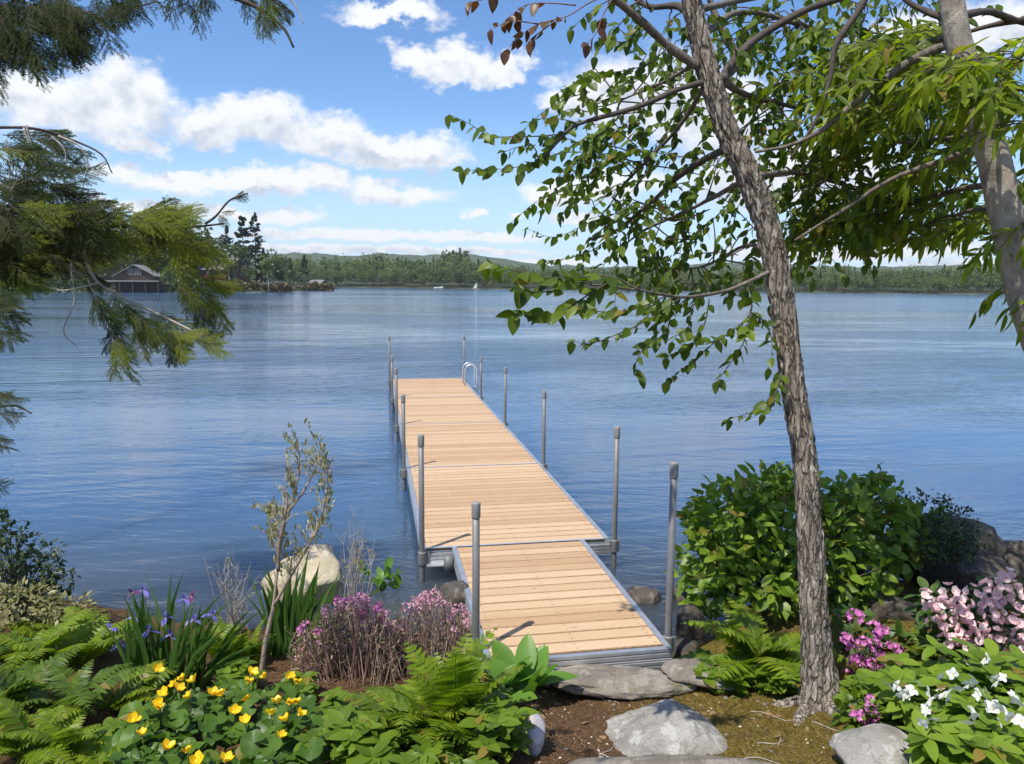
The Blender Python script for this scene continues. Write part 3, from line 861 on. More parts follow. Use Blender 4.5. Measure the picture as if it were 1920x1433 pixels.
def sailboat():
    b = on(893, 543.5, WZ); root = thing('sailboat', 'small sailboat with one white sail far out on the lake', 'sailboat', b)
    Y = b[1]; H = 14 * Y / FPX; L = H * .95
    k = 9; st = np.linspace(-1, 1, k); V = []
    for s in st:
        wv = .16 * L * (1 - max(0, s) ** 2 * .95); V += [[s * L / 2, -wv, .28], [s * L / 2, 0, -.12], [s * L / 2, wv, .28]]
    V = np.array(V); F = [[3 * i + a, 3 * i + 3 + a, 3 * i + 4 + a, 3 * i + 1 + a] for i in range(k - 1) for a in (0, 1)] + [[3 * i, 3 * i + 2, 3 * i + 5, 3 * i + 3] for i in range(k - 1)]
    part('hull', MB().add(V + b, F), M['trim'], root, True)
    part('mast', MB().tube(b + np.array([[.12 * L, 0, .2], [.12 * L, 0, H]]), .03, 6), M['galv'], root)
    n = 6; V = []
    for a in np.linspace(0, 1, n):
        for c in np.linspace(0, 1, n):
            V.append([.10 * L - c * (1 - a) * L * .55, -.12 * math.sin(c * 3.1) * (1 - a), .45 + a * (H - .5)])
    F = [[i * n + j, (i + 1) * n + j, (i + 1) * n + j + 1, i * n + j + 1] for i in range(n - 1) for j in range(n - 1)]
    part('sail', MB().add(np.array(V) + b, F), M['white'], root, True)


def motorboat():
    b = on(822, 541.5, WZ); root = thing('motorboat', 'tiny white boat moored near the far shore', 'boat', b)
    L = 17 * b[1] / FPX; k = 9; V = []
    for s in np.linspace(-1, 1, k):
        wv = .17 * L * (1 - max(0, s) ** 2 * .95); zz = .55 + .25 * max(0, s); V += [[s * L / 2, -wv, zz], [s * L / 2, 0, -.2], [s * L / 2, wv, zz]]
    F = [[3 * i + a, 3 * i + 3 + a, 3 * i + 4 + a, 3 * i + 1 + a] for i in range(k - 1) for a in (0, 1)] + [[3 * i, 3 * i + 2, 3 * i + 5, 3 * i + 3] for i in range(k - 1)]
    part('hull', MB().add(np.array(V) + b, F), M['white'], root, True)
    part('windscreen', MB().box(b + np.array([.1 * L, 0, .85]), (.05 * L, .10 * L, .22)), M['gl'], root)
    part('outboard_motor', MB().box(b + np.array([-.53 * L, 0, .5]), (.12, .12, .35)), M['dark'], root)


sailboat(); motorboat()

# ------------------------------------------------------------------ the dock
DX, DY, DYAW, DW = -0.8073, 6.6843, 0.1782, 1.762
SL = 3.048; GV, GW, GL = 0.2757, 1.2413, 2.143
cD, sD = math.cos(DYAW), math.sin(DYAW)
RD = np.array([[cD, -sD, 0], [sD, cD, 0], [0, 0, 1.0]])       # dock frame: x across, y along, z up
DO = np.array([DX, DY, 0.])


def dk(v, u, z=0.):
    return DO + RD @ np.array([v, u, z])


dock = thing('dock', 'long narrow dock of pale new cedar planks on aluminium frames with grey pipe posts', 'dock', DO)
dock.rotation_euler = (0, 0, DYAW)


def dpart(name, mb, matl, smooth=False, parent=None, loc=(0, 0, 0), label=None):
    return obj(name, mb.mesh(name, matl, smooth), parent or dock, loc, label=label)


def plank_mesh(w_, l_):
    """board with eased long edges; x along the board"""
    h, e, t = l_ / 2, .006, .026
    prof = [(-h, -t), (h, -t), (h, -e), (h - e, 0), (-h + e, 0), (-h, -e)]
    V = [[s * w_ / 2, y, z] for s in (-1, 1) for (y, z) in prof]; n = len(prof)
    F4 = [[i, (i + 1) % n, n + (i + 1) % n, n + i] for i in range(n)]
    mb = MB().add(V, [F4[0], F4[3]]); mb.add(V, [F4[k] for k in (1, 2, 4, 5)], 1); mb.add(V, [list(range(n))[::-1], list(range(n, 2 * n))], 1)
    return mb.mesh('plank', [M['wood'], M['edge_shade']])


NB = 22; pitch = (SL - .03) / NB; GAP = .0095
RW = .042                                                        # width of the side rail's top flange
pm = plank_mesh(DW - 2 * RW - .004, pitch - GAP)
for s in range(4):
    for k in range(NB):
        o = obj('plank', pm, dock, (DW / 2 + rng.normal(0, .0015), s * SL + .015 + (k + .5) * pitch, rng.normal(0, .0008)))
        if rng.random() < .5: o.rotation_euler = (0, 0, math.pi)
M['screw'] = solid('screw_head', (.16, .14, .12), .5, metal=.5)
scr = MB(); sa = np.arange(8) / 8 * 6.283; sdisc = np.stack([np.cos(sa) * .0045, np.sin(sa) * .0045, 0 * sa], -1)
for s in range(4):
    for k in range(NB):
        for v in (.10, DW / 2, DW - .10):
            for e in (-.035, .035):
                scr.add(sdisc + [v + rng.normal(0, .003), s * SL + .015 + (k + .5) * pitch + e, .003], [list(range(8))])
for k in range(15):
    for v in (.09, GW / 2, GW - .09):
        for e in (-.035, .035):
            scr.add(sdisc + [GV + v + rng.normal(0, .003), -GL + .03 + (k + .5) * (GL - .05) / 15 + e, .003], [list(range(8))])
o = dpart('screws', scr, M['screw']); o['kind'] = 'stuff'
NG = 15; gp_ = (GL - .05) / NG
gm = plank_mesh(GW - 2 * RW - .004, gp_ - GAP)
for k in range(NG):
    o = obj('plank', gm, dock, (GV + GW / 2, -GL + .03 + (k + .5) * gp_, rng.normal(0, .0008)))
    if rng.random() < .5: o.rotation_euler = (0, 0, math.pi)


def rail(name, a, b, matl=None, h=.125, t=RW, ribs=3):
    """extruded rail from a to b (dock frame), ribbed outer face on its right-hand side"""
    a = np.array(a, float); b = np.array(b, float); d = (b - a) / np.linalg.norm(b - a); r = np.array([d[1], -d[0], 0])
    prof = [(-t / 2, -h), (t / 2, -h)]
    zz = np.linspace(-h, 0, ribs * 4 + 1)
    for k in range(ribs):
        z0 = -h + h * (k + .12) / ribs; z1 = -h + h * (k + .45) / ribs
        prof += [(t / 2, z0), (t / 2 - .012, z0 + .006), (t / 2 - .012, z1 - .006), (t / 2, z1)]
    prof += [(t / 2, 0), (-t / 2, 0)]
    n = len(prof)
    V = [p + r * y + np.array([0, 0, z]) for p in (a, b) for (y, z) in prof]
    mb = MB().add(V, [[i, (i + 1) % n, n + (i + 1) % n, n + i] for i in range(n)])
    mb.add(V, [list(range(n))[::-1], list(range(n, 2 * n))])
    return dpart(name, mb, matl or M['alu'])


for s in range(4):
    u0, u1 = s * SL + .004, (s + 1) * SL - .004
    rail('side_rail', (DW - RW / 2, u0, .002), (DW - RW / 2, u1, .002)); rail('side_rail', (RW / 2, u1, .002), (RW / 2, u0, .002))
    rail('end_beam', (RW, u0 + .018, -.03), (DW - RW, u0 + .018, -.03), h=.11, t=.03)
    dpart('joint_strip', MB().box((DW / 2, s * SL + .003, .0025), (DW / 2 - RW - .002, .012, .0025)), M['alu_bright'])
rail('end_beam', (DW, 4 * SL + .02, .002), (0, 4 * SL + .02, .002), t=.04)
rail('side_rail', (GV + GW - RW / 2, -GL, .002), (GV + GW - RW / 2, -.006, .002)); rail('side_rail', (GV + RW / 2, -.006, .002), (GV + RW / 2, -GL, .002))
rail('front_beam', (GV - .0, -GL - .022, .003), (GV + GW, -GL - .022, .003), M['alu'], h=.075, t=.04, ribs=2)
rail('front_beam', (GV - .0, -GL - .032, -.078), (GV + GW, -GL - .032, -.078), M['alu'], h=.07, t=.05, ribs=2)
rail('end_beam', (RW, -.024, -.045), (GV - .003, -.024, -.045), h=.095, t=.04)
rail('end_beam', (GV + GW + .003, -.024, -.045), (DW, -.024, -.045), h=.095, t=.04)
dpart('bracket_shelf', MB().box((GV / 2 + .02, -.085, -.125), (GV / 2 - .02, .045, .004)), M['alu_bright'])
for v in np.linspace(.25, DW - .25, 3):
    dpart('under_joist', MB().box((v, 2 * SL, -.075), (.02, 2 * SL - .05, .045)), M['alu'])
# empty sleeve at the corner of the first section
sl_ = MB().tube(np.array([[GV - .045, -.16, -.02], [GV - .045, -.16, -.025], [GV - .045, -.16, -.17]]), [.02, .045, .045], 20)
dpart('pole_sleeve', sl_, M['galv'], True)

PR = .0245
POLES = [(-.045, -GL + .13, 941, 893, 'g'), (GW + .05, -GL + .16, 867, 1260, 'g'), (.0, -.065, 815, 790, 'm'), (DW + .045, -.02, 800, 1148, 'm'),
         (-.04, SL - .02, 740, 761, 'm'), (DW + .04, SL, 732, 1015, 'm'), (-.04, 2 * SL, 690, 747, 'm'), (DW + .04, 2 * SL, 689, 942, 'm'),
         (-.04, 3 * SL, 668, 738, 'm'), (DW + .04, 3 * SL, 670, 898, 'm'), (-.035, 4 * SL - .1, 630, 732, 'm'), (DW + .03, 4 * SL - .1, 630, 867, 'm')]
for (v, u, ytop, xtop, kind) in POLES:
    if kind == 'g': v += GV
    p = dk(v, u); z0, z1 = .2, 3.
    for _ in range(40):
        zc = (z0 + z1) / 2
        _, yy, _ = project([p[0], p[1], zc])
        if yy > ytop: z0 = zc
        else: z1 = zc
    H = z0
    po = dpart('pole', MB().tube(np.array([[0, 0, -1.7], [0, 0, -.6], [0, 0, .3], [0, 0, H - .03]]), PR, 20), M['galv'], True, loc=(v, u, 0))
    cap = MB().tube(np.array([[0, 0, H - .105], [0, 0, H - .10], [0, 0, H - .012], [0, 0, H - .003], [0, 0, H]]), [PR + .003, PR + .0045, PR + .0045, PR + .003, PR - .005], 20)
    obj('pole_cap', cap.mesh('pole_cap', M['capm'], True), po)
    sleeve = MB().tube(np.array([[0, 0, -.125], [0, 0, -.12], [0, 0, -.012], [0, 0, -.006]]), [PR + .004, PR + .012, PR + .012, PR + .004], 20)
    sleeve.box((.0 if abs(u + .065) > .001 else .02, .0 if abs(u + .065) > .001 else .03, -.065), (.05, .02, .05))
    obj('bracket', sleeve.mesh('pole_bracket', M['galv'], False), po)
# rusty foot under the front corner
dpart('support_leg', MB().box((GV + GW - .05, -GL + .05, -.5), (.028, .028, .36)), M['rust'])
# swim ladder near the far end: two hoops and rungs
lad = thing  # (kept as a part of the dock)
lu = 3.55 * SL; rails_ = []
first = None
for du in (0., .42):
    th = np.linspace(0, math.pi, 14)
    arc = [[DW - .10, lu + du, 0.005], [DW - .10, lu + du, .30]] + [[DW + .04 - .14 * math.cos(t), lu + du, .34 + .14 * math.sin(t)] for t in th] + [[DW + .18, lu + du, .2], [DW + .18, lu + du, -.9]]
    o = dpart('ladder', MB().tube(np.array(arc), .015, 10), M['white'] if False else M['alu_bright'], True, parent=dock)
    if first is None: first = o
for k in range(4):
    obj('rung', MB().box((DW + .18, lu + .21, -.08 - k * .25), (.03, .20, .012)).mesh('rung', M['alu']), first)


# ------------------------------------------------------------------ rocks
def ico(sub):
    import bmesh
    bm = bmesh.new(); bmesh.ops.create_icosphere(bm, subdivisions=sub, radius=1.0)
    V = np.array([v.co for v in bm.verts]); F = np.array([[v.index for v in f.verts] for f in bm.faces]); bm.free()
    return V, F


ICO5 = ico(5); ICO4 = ico(4); ICO3 = ico(3); ICO_S = ico(2)


def rock_shape(seed, dims, rough=.22, facets=7, sub=None):
    V, F = sub or ICO4
    r = np.random.default_rng(seed)
    V = V.copy()
    for k in range(facets):                                       # planes that cut flat faces
        n = nrm(r.normal(size=3)); d = r.uniform(.62, .88)
        s = V @ n; V = V - np.maximum(s - d, 0)[:, None] * n * .9
    f = fbm(V * 1.6 + seed, 4, seed) * rough + fbm(V * 7 + seed, 3, seed + 5) * rough * .18
    V = V * (1 + f)[:, None]
    return V * np.asarray(dims) / 2, F


def rock(px, py, Y, w_, d_, h_, seed, matl, label, rot=0., sink=.35, group='rocks along the shore', name='rock', rough=.22, sub=None):
    """rock whose visible foot is near a photo pixel at distance Y"""
    q = dep(px, py, Y); V, F = rock_shape(seed, (w_, d_, h_ * 1.5), rough, sub=sub)
    c, s = math.cos(rot), math.sin(rot)
    V = V @ np.array([[c, -s, 0], [s, c, 0], [0, 0, 1]]).T
    z0 = q[2] + h_ * (.75 - sink)
    loc = (q[0], q[1] + d_ * .3, z0)
    m = MB().add(V, F).mesh(name, matl, True)
    return obj(name, m, None, loc, label=label, cat='rock', group=group)


def grock(px, py, w_, d_, h_, seed, matl, label, **k):
    q = gp(px, py); return rock(px, py, q[1], w_, d_, h_, seed, matl, label, **k)


def ridge_boulder():
    """the pale boulder in the path: a low ridge rising from the soil"""
    n = 150
    p0 = gp(1105, 1402); p1 = gp(1372, 1376); top = gp(1262, 1372)
    root = None
    u = np.linspace(-1.02, 1.02, n); v = np.linspace(-1, 1, 80); U, Vv = np.meshgrid(u, v, indexing='ij')
    cx, cy = (p0[0] + p1[0]) / 2, (p0[1] + p1[1]) / 2 + .10
    L = np.linalg.norm(p1[:2] - p0[:2]) / 2
    ax = (p1 - p0)[:2] / (2 * L); ay = np.array([-ax[1], ax[0]])
    env = np.clip(1 - np.abs(U) ** 2.2, 0, 1) * np.clip(1 - np.abs(Vv) ** 2.0, 0, 1)
    ridge = np.interp(U, [-1, -.55, 0., .25, .5, .8, 1], [.0, .42, .82, 1.0, .9, .50, 0])
    X = cx + ax[0] * U * L + ay[0] * Vv * .30; Y = cy + ax[1] * U * L + ay[1] * Vv * .30
    Q = np.stack([X * 6, Y * 6, U], -1)
    Z = gz(X, Y) - .05 + (env ** .55) * ridge * .23 + env * (.03 * fbm(Q, 4, 2) + .012 * fbm(Q * 4, 3, 7))
    Y = Y + .02 * fbm(Q * 2, 3, 8)
    i, j = np.meshgrid(np.arange(n - 1), np.arange(79), indexing='ij')
    F = np.stack([i * 80 + j, (i + 1) * 80 + j, (i + 1) * 80 + j + 1, i * 80 + j + 1], -1).reshape(-1, 4)
    loc = (cx, cy, -.1)
    m = MB().add(np.stack([X, Y, Z], -1).reshape(-1, 3), F).mesh('boulder', M['granite'], True, org=loc)
    obj('boulder', m, None, loc, label='pale lichened boulder rising from the path in front of the dock', cat='rock', group='rocks in the path')


ridge_boulder()
grock(1170, 1306, .92, .36, .10, 3, M['slab'], 'flat grey tan rock slab right below the end of the dock', rot=-.10, sink=.30, group='rocks in the path', sub=ICO5)
grock(1345, 1296, .70, .34, .10, 8, M['slab'], 'low grey slab between the dock end and the trunk, half sunk in soil', rot=-.1, sink=.30, group='rocks in the path')
grock(1280, 1500, 1.2, .40, .08, 12, M['slab'], 'long flat tan ledge along the bottom edge of the path', rot=.03, sink=.25, group='rocks in the path')
grock(1655, 1446, .42, .34, .11, 21, M['granite'], 'pale grey rock with moss at the foot of the white flowers', rot=.1, sink=.3, group='rocks in the path')
grock(1003, 1418, .125, .13, .17, 33, M['quartz'], 'small white quartz stone beside the leafy plants', rough=.1, sink=.2, group='rocks in the path', sub=ICO3)
rock(560, 1150, 5.95, .66, .5, .42, 44, M['tanrock'], 'pale tan boulder in the water behind the iris leaves', sink=.27, rough=.26)
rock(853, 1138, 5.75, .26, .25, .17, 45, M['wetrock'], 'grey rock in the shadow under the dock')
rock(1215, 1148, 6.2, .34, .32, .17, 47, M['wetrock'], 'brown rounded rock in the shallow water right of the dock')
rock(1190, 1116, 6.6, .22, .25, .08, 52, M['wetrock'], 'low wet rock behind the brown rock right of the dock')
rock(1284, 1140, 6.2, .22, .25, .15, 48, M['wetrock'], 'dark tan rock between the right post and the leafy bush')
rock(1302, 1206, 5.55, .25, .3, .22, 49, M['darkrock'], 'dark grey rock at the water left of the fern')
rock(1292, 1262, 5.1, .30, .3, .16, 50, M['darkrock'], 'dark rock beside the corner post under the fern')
rock(1785, 1082, 6.5, 1.15, .9, .42, 60, M['darkrock'], 'big dark brown boulder with a shrub on it by the water', rot=.3, sink=.25)
rock(1925, 1090, 6.7, .6, .5, .28, 61, M['darkrock'], 'dark rock cut by the right frame edge')
rock(1830, 1118, 6.0, .72, .5, .30, 62, M['darkrock'], 'grey brown rock in front of the big dark boulder')
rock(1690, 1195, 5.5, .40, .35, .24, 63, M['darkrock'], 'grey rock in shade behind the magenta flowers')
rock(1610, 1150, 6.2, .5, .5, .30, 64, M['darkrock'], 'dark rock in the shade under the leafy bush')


# ------------------------------------------------------------------ leaf, flower and frond shapes
def leaf_t(width=.55, n=5, curl=.18, fold=.18, tip=1.0, base=.5, wav=.0):
    """blade of length 1 along +y: three points across, folded along the midrib"""
    t = np.linspace(0, 1, n + 1)
    w_ = np.sin(np.pi * np.clip(t, 0, 1) ** base) ** tip * width / 2; w_[0] = .012; w_[-1] = .0
    z = -curl * t ** 2
    V = []
    for i in range(n + 1):
        wz = fold * w_[i] + wav * math.sin(i * 2.1)
        V += [[-w_[i], t[i] - fold * .0, z[i] + wz], [0, t[i], z[i]], [w_[i], t[i], z[i] + wz]]
    F = []
    for i in range(n):
        a = 3 * i; F += [[a, a + 1, a + 4, a + 3], [a + 1, a + 2, a + 5, a + 4]]
    return np.array(V), np.array(F)


OVATE = [leaf_t(.62, 5, .12, .25, .8, .62), leaf_t(.55, 5, .28, .15, .8, .60), leaf_t(.66, 5, -.05, .35, .8, .65)]
LONG = [leaf_t(.25, 5, .22, .25, .8, .75), leaf_t(.28, 5, .42, .18, .8, .75), leaf_t(.22, 5, .08, .3, .8, .8)]
ELLI = [leaf_t(.48, 5, .15, .22, .7, .85), leaf_t(.44, 5, .30, .20, .7, .85), leaf_t(.52, 5, .02, .3, .7, .9)]
BROAD = [leaf_t(.42, 7, .22, .30, .8, .95), leaf_t(.38, 7, .40, .35, .8, .95), leaf_t(.46, 7, .05, .25, .8, 1.0)]
SMALL = [leaf_t(.40, 3, .1, .2, .8, .8)]


def round_leaf(seed):
    """kidney-shaped leaf with a notch at the stalk and a wavy rim"""
    r = np.random.default_rng(seed); n = 18
    a = np.linspace(-2.75, 2.75, n); rad = .52 * (1 + .06 * np.sin(a * 5 + seed)) * (1 - .10 * np.abs(a) / 2.75)
    rim = np.stack([np.sin(a) * rad, .42 + np.cos(a) * rad, .10 * np.cos(a * 2 + seed) + .07 * r.normal(size=n) * .4 + .10], -1)
    mid = rim * np.array([.55, .55, .3]) + np.array([0, .19, .0])
    V = np.vstack([[0, .42, 0], mid, rim])
    F = [[1 + i, 2 + i, 2 + n + i, 1 + n + i] for i in range(n - 1)]
    T = [[0, 2 + i, 1 + i, 1 + i] for i in range(n - 1)]
    F = np.array(F); tri = np.array(T)[:, :3]
    return V, np.concatenate([F[:, [0, 1, 2]], F[:, [0, 2, 3]], tri])


ROUND = [round_leaf(k) for k in range(3)]


def flower_mesh(name, npet, L, wid, cup, pm_, cm, curl=-.2, cr_=.16, seed=0):
    """open flower: petals round a small centre, facing +z"""
    r = np.random.default_rng(seed); mb = MB()
    tv, tf = leaf_t(wid, 4, curl, .15, .7, 1.05)
    for k in range(npet):
        a = k / npet * 6.283 + r.normal(0, .1); cu = cup + r.normal(0, .12)
        d = np.array([[math.cos(a) * math.cos(cu), math.sin(a) * math.cos(cu), math.sin(cu)]])
        n_ = np.array([[-math.cos(a) * math.sin(cu), -math.sin(a) * math.sin(cu), math.cos(cu)]])
        B = basis(d, n_)[0]; V = (tv * L) @ B.T + d * L * .04; mb.add(V, tf)
    V, F = ICO3 if False else ico(1)
    mb.add(V * cr_ * L * np.array([1, 1, .6]) + [0, 0, .05 * L], F, 1)
    return mb.mesh(name, [pm_, cm], True)


def truss_mesh(name, nfl, Rr, L, wid, pm_, cm, seed=0, npet=5, cup=.5):
    """rounded head of several open flowers"""
    r = np.random.default_rng(seed); mb = MB(); tv, tf = leaf_t(wid, 3, -.1, .1, .6, 1.1); iv, iF = ico(1)
    for k in range(nfl):
        z = 1 - 1.1 * (k + .5) / nfl; ph = k * 2.4; s = math.sqrt(max(0, 1 - z * z))
        c = nrm(np.array([s * math.cos(ph), s * math.sin(ph), z]) + r.normal(0, .15, 3)); o = c * Rr * r.uniform(.8, 1.1)
        x = nrm(np.cross(c, [.3, .2, .9])); y = np.cross(c, x)
        for q in range(npet):
            a = q / npet * 6.283 + k; e = x * math.cos(a) + y * math.sin(a)
            d = nrm(e * math.cos(cup) + c * math.sin(cup))[None]; n_ = nrm(c * math.cos(cup) - e * math.sin(cup))[None]
            mb.add((tv * L * r.uniform(.85, 1.15)) @ basis(d, n_)[0].T + o, tf)
        mb.add(iv * L * .10 + o + c * L * .1, iF, 1)
    return mb.mesh(name, [pm_, cm], True)


def frond_t(seed, L=1.0, a0=1.25, a1=-.1, npin=19, pl=.24, droop=.15, lobes=6):
    """fern frond: arching midrib and toothed leaflets, starting upwards from the origin along +y"""
    r = np.random.default_rng(seed); mb = MB()
    ns = 40; t = np.linspace(0, 1, ns); el = a0 + (a1 - a0) * t ** 1.2
    side = .10 * np.sin(t * 2.2 + seed) * t
    P = np.zeros((ns, 3))
    for i in range(1, ns): P[i] = P[i - 1] + np.array([0, math.cos(el[i]), math.sin(el[i])]) * L / (ns - 1)
    P[:, 0] += side * L * .6
    mb.tube(P, np.linspace(.0075, .002, ns) * L ** .5, 4, 1)
    for k in range(npin):
        f = .13 + .86 * (k + .5) / npin; i = min(ns - 2, int(f * (ns - 1))); T = nrm(P[i + 1] - P[i])
        up = nrm(np.cross(np.array([1., 0, 0]), T))
        prof = min(1, (f - .05) / .28) ** .7 * (1 - ((f - .30) / .72) ** 1.7 if f > .30 else 1)
        ln = max(.02, pl * L * prof) * r.uniform(.9, 1.1)
        for s in (-1, 1):
            d = nrm(np.array([s, 0, 0]) + T * r.uniform(.30, .5) - up * droop * r.uniform(.3, 1.6)); N_ = nrm(up + np.array([s * .15, 0, 0]) + r.normal(0, .12, 3))
            B = basis(d[None], N_[None])[0]; m = lobes; V = []; ww = .042 * L * min(1, (prof + .25))
            for j in range(2 * m + 1):
                q = j / (2 * m); w_ = ww * (1 - q ** 1.6 * .9) * (1.0 if j % 2 == 0 else .62) * (.7 if j == 0 else 1)
                y = q * ln; z = -droop * .6 * ln * q ** 2
                sh = ww * .25
                V += [[-w_, y + sh * (j % 2 == 0), z + .004 * L], [0, y, z], [w_, y + sh * (j % 2 == 0), z + .004 * L]]
            V = np.array(V); F = []
            for j in range(2 * m):
                a = 3 * j; F += [[a, a + 1, a + 4, a + 3], [a + 1, a + 2, a + 5, a + 4]]
            mb.add(V @ B.T + P[i] + d * .002, F)
    return mb


FRONDS = {}
for nm, mk in (('fern', 'fern'), ('fernd', 'fernd')):
    FRONDS[nm] = {'arch': [frond_t(k, 1, 1.25, -.25).mesh('frond', [M[mk], M['greenstem']], True) for k in range(3)],
                  'up': [frond_t(k + 9, 1, 1.42, .45, droop=.08).mesh('frond', [M[mk], M['greenstem']], True) for k in range(3)],
                  'flat': [frond_t(k + 19, 1, .75, -.15, droop=.10).mesh('frond', [M[mk], M['greenstem']], True) for k in range(3)]}


def fern(px, py, L, n, label, style='arch', tone='fern', az0=None, spread=6.283, lean=0., Y=None, zup=0.):
    q = gp(px, py) if Y is None else dep(px, py, Y)
    root = thing('fern', label, 'fern', q, 'ferns in the shore bed')
    ms = FRONDS[tone][style]
    n += 2
    for k in range(n):
        az = (az0 or 0) + (k / n - .5) * spread + rng.normal(0, .25)
        o = bpy.data.objects.new('frond', ms[int(rng.integers(len(ms)))]); COL.objects.link(o); o.parent = root
        o.location = (rng.normal(0, .02), rng.normal(0, .02), zup - .01)
        s = L * .80 * rng.uniform(.65, 1.12); o.scale = (s, s, s)
        o.rotation_euler = (rng.normal(lean, .14), rng.normal(0, .10), az)
    return root


def stems_mb(base, tips, r0, r1, n=6, sag=.0, sides=5, jit=.03):
    mb = MB()
    for tp in tips:
        tp = np.asarray(tp); mid = (base + tp) / 2 + rng.normal(0, jit, 3) + np.array([0, 0, sag])
        mb.tube(crom([base, mid, tp], n), np.linspace(r0, r1, n), sides)
    return mb


# ------------------------------------------------------------------ the two trees on the right
def px_path(pts, n):
    """control rows (px, py, Y) to a smooth world polyline"""
    a = np.array(pts, float); W_ = np.array([dep(x, y, Y) for x, y, Y in a]); return crom(W_, n)


def trunk_part(root, pts, wpx, n, sides, matl, amp, ridge=True, flare=None, seed=0):
    P = px_path(pts, n); a = np.array(pts, float)
    rad = np.interp(np.linspace(0, len(pts) - 1, n), np.arange(len(pts)), np.array(wpx) / 2 * a[:, 2] / FPX)
    T, A, B = frames(P)
    L = np.concatenate([[0], np.cumsum(np.linalg.norm(np.diff(P, axis=0), axis=1))])
    th = np.arange(sides) / sides * 2 * np.pi
    C = np.stack([np.broadcast_to(np.cos(th), (n, sides)), np.broadcast_to(np.sin(th), (n, sides)), np.broadcast_to(L[:, None], (n, sides))], -1)
    wob = fbm(C * np.array([1.1, 1.1, 2.6]), 3, seed) * .10
    R2 = rad[:, None] * (1 + wob)
    if flare:
        fl = np.exp(-L / flare[0])[:, None] * flare[1] * (1 + .55 * np.sin(th * 3 + 1.0) + .3 * np.sin(th * 5 + 2.))[None, :]
        R2 = R2 * (1 + fl)
    if ridge:
        wq = C + .35 * np.stack([fbm(C * np.array([2, 2, 4]), 2, seed + 4), fbm(C * np.array([2, 2, 4]), 2, seed + 5), 0 * C[..., 0]], -1)
        r1 = 1 - 2 * np.abs(vn(wq * np.array([5.5, 5.5, 3.2]), seed + 1)); r2 = 1 - 2 * np.abs(vn(wq * np.array([11, 11, 9.]), seed + 2))
        R2 = R2 - amp * .35 + amp * (r1 * .75 + r2 * .35) + amp * .4 * fbm(C * np.array([20, 20, 30]), 2, seed + 3)
    else:
        rings = np.exp(-((np.sin(L * 9.0 + 2 * np.sin(L * 3.1)))[:, None] / .16) ** 2)
        R2 = R2 + amp * .5 * rings * (.4 + fbm(C * np.array([2, 2, 6]), 2, seed)) + amp * .4 * fbm(C * np.array([6, 6, 14]), 3, seed + 2)
    V = P[:, None] + R2[..., None] * (np.cos(th)[None, :, None] * A[:, None] + np.sin(th)[None, :, None] * B[:, None])
    i, j = np.meshgrid(np.arange(n - 1), np.arange(sides), indexing='ij'); j2 = (j + 1) % sides
    F = np.stack([i * sides + j, i * sides + j2, (i + 1) * sides + j2, (i + 1) * sides + j], -1).reshape(-1, 4)
    part('trunk', MB().add(V.reshape(-1, 3), F), matl, root, True)
    return P


def branch(root, pts, w0, w1, matl, n=26, sides=9, wig=.012):
    P = px_path(pts, n); P = P + wig * np.stack([vn(P * 5, 1), vn(P * 5, 2), vn(P * 5, 3)], -1) * np.linspace(0, 1, n)[:, None]
    Y = np.array(pts, float)[:, 2].mean()
    rad = np.linspace(w0, w1, n) / 2 * Y / FPX
    rad = rad * (1 + .18 * vn(P * 14, 5))
    part('branch', MB().tube(P, rad, sides), matl, root, True)
    return P


class Leaves:
    def __init__(s): s.P = []; s.D = []; s.N = []; s.S = []

    def twig(s, path, every, size, tw=None, r=.0025, hang=.45, face=.5, spread=.9, skip=.08):
        """leaves alternating along a twig; tw collects the twig wood"""
        path = np.asarray(path); seg = np.linalg.norm(np.diff(path, axis=0), axis=1); L = np.concatenate([[0], np.cumsum(seg)])
        if tw is not None: tw.tube(path, np.linspace(r * 1.6, r * .5, len(path)), 5)
        d = L[-1] * skip; sgn = 1
        while d < L[-1]:
            i = min(len(path) - 2, int(np.searchsorted(L, d) - 1)); i = max(i, 0)
            f = (d - L[i]) / max(seg[i], 1e-6); p = path[i] + (path[i + 1] - path[i]) * f; T = nrm(path[i + 1] - path[i])
            sd = nrm(np.cross(T, np.array([0, 0, 1.]) + rng.normal(0, .35, 3)))
            D = nrm(T * rng.uniform(.25, .8) + sd * sgn * spread + np.array([0, 0, -hang]) + rng.normal(0, .3, 3))
            N = nrm(np.array([0, 0, 1.0]) * (1 - face) + np.array([0, -1., .2]) * face + rng.normal(0, .45, 3))
            s.P.append(p); s.D.append(D); s.N.append(N); s.S.append(size * rng.uniform(.65, 1.15)); sgn = -sgn
            d += every * rng.uniform(.6, 1.4)
        s.P.append(path[-1]); s.D.append(nrm(path[-1] - path[-2] + np.array([0, 0, -.2]))); s.N.append(nrm(np.array([0, -.5, .8]) + rng.normal(0, .3, 3))); s.S.append(size)

    def arrays(s): return np.array(s.P), np.array(s.D), np.array(s.N), np.array(s.S)


def inpoly(x, y, poly):
    c = False; n = len(poly)
    for i in range(n):
        x1, y1 = poly[i]; x2, y2 = poly[i - 1]
        if (y1 > y) != (y2 > y) and x < (x2 - x1) * (y - y1) / (y2 - y1) + x1: c = not c
    return c


def sample_poly(poly, n):
    p = np.array(poly); out = []
    while len(out) < n:
        x = rng.uniform(p[:, 0].min(), p[:, 0].max()); y = rng.uniform(p[:, 1].min(), p[:, 1].max())
        if inpoly(x, y, poly): out.append((x, y))
    return out


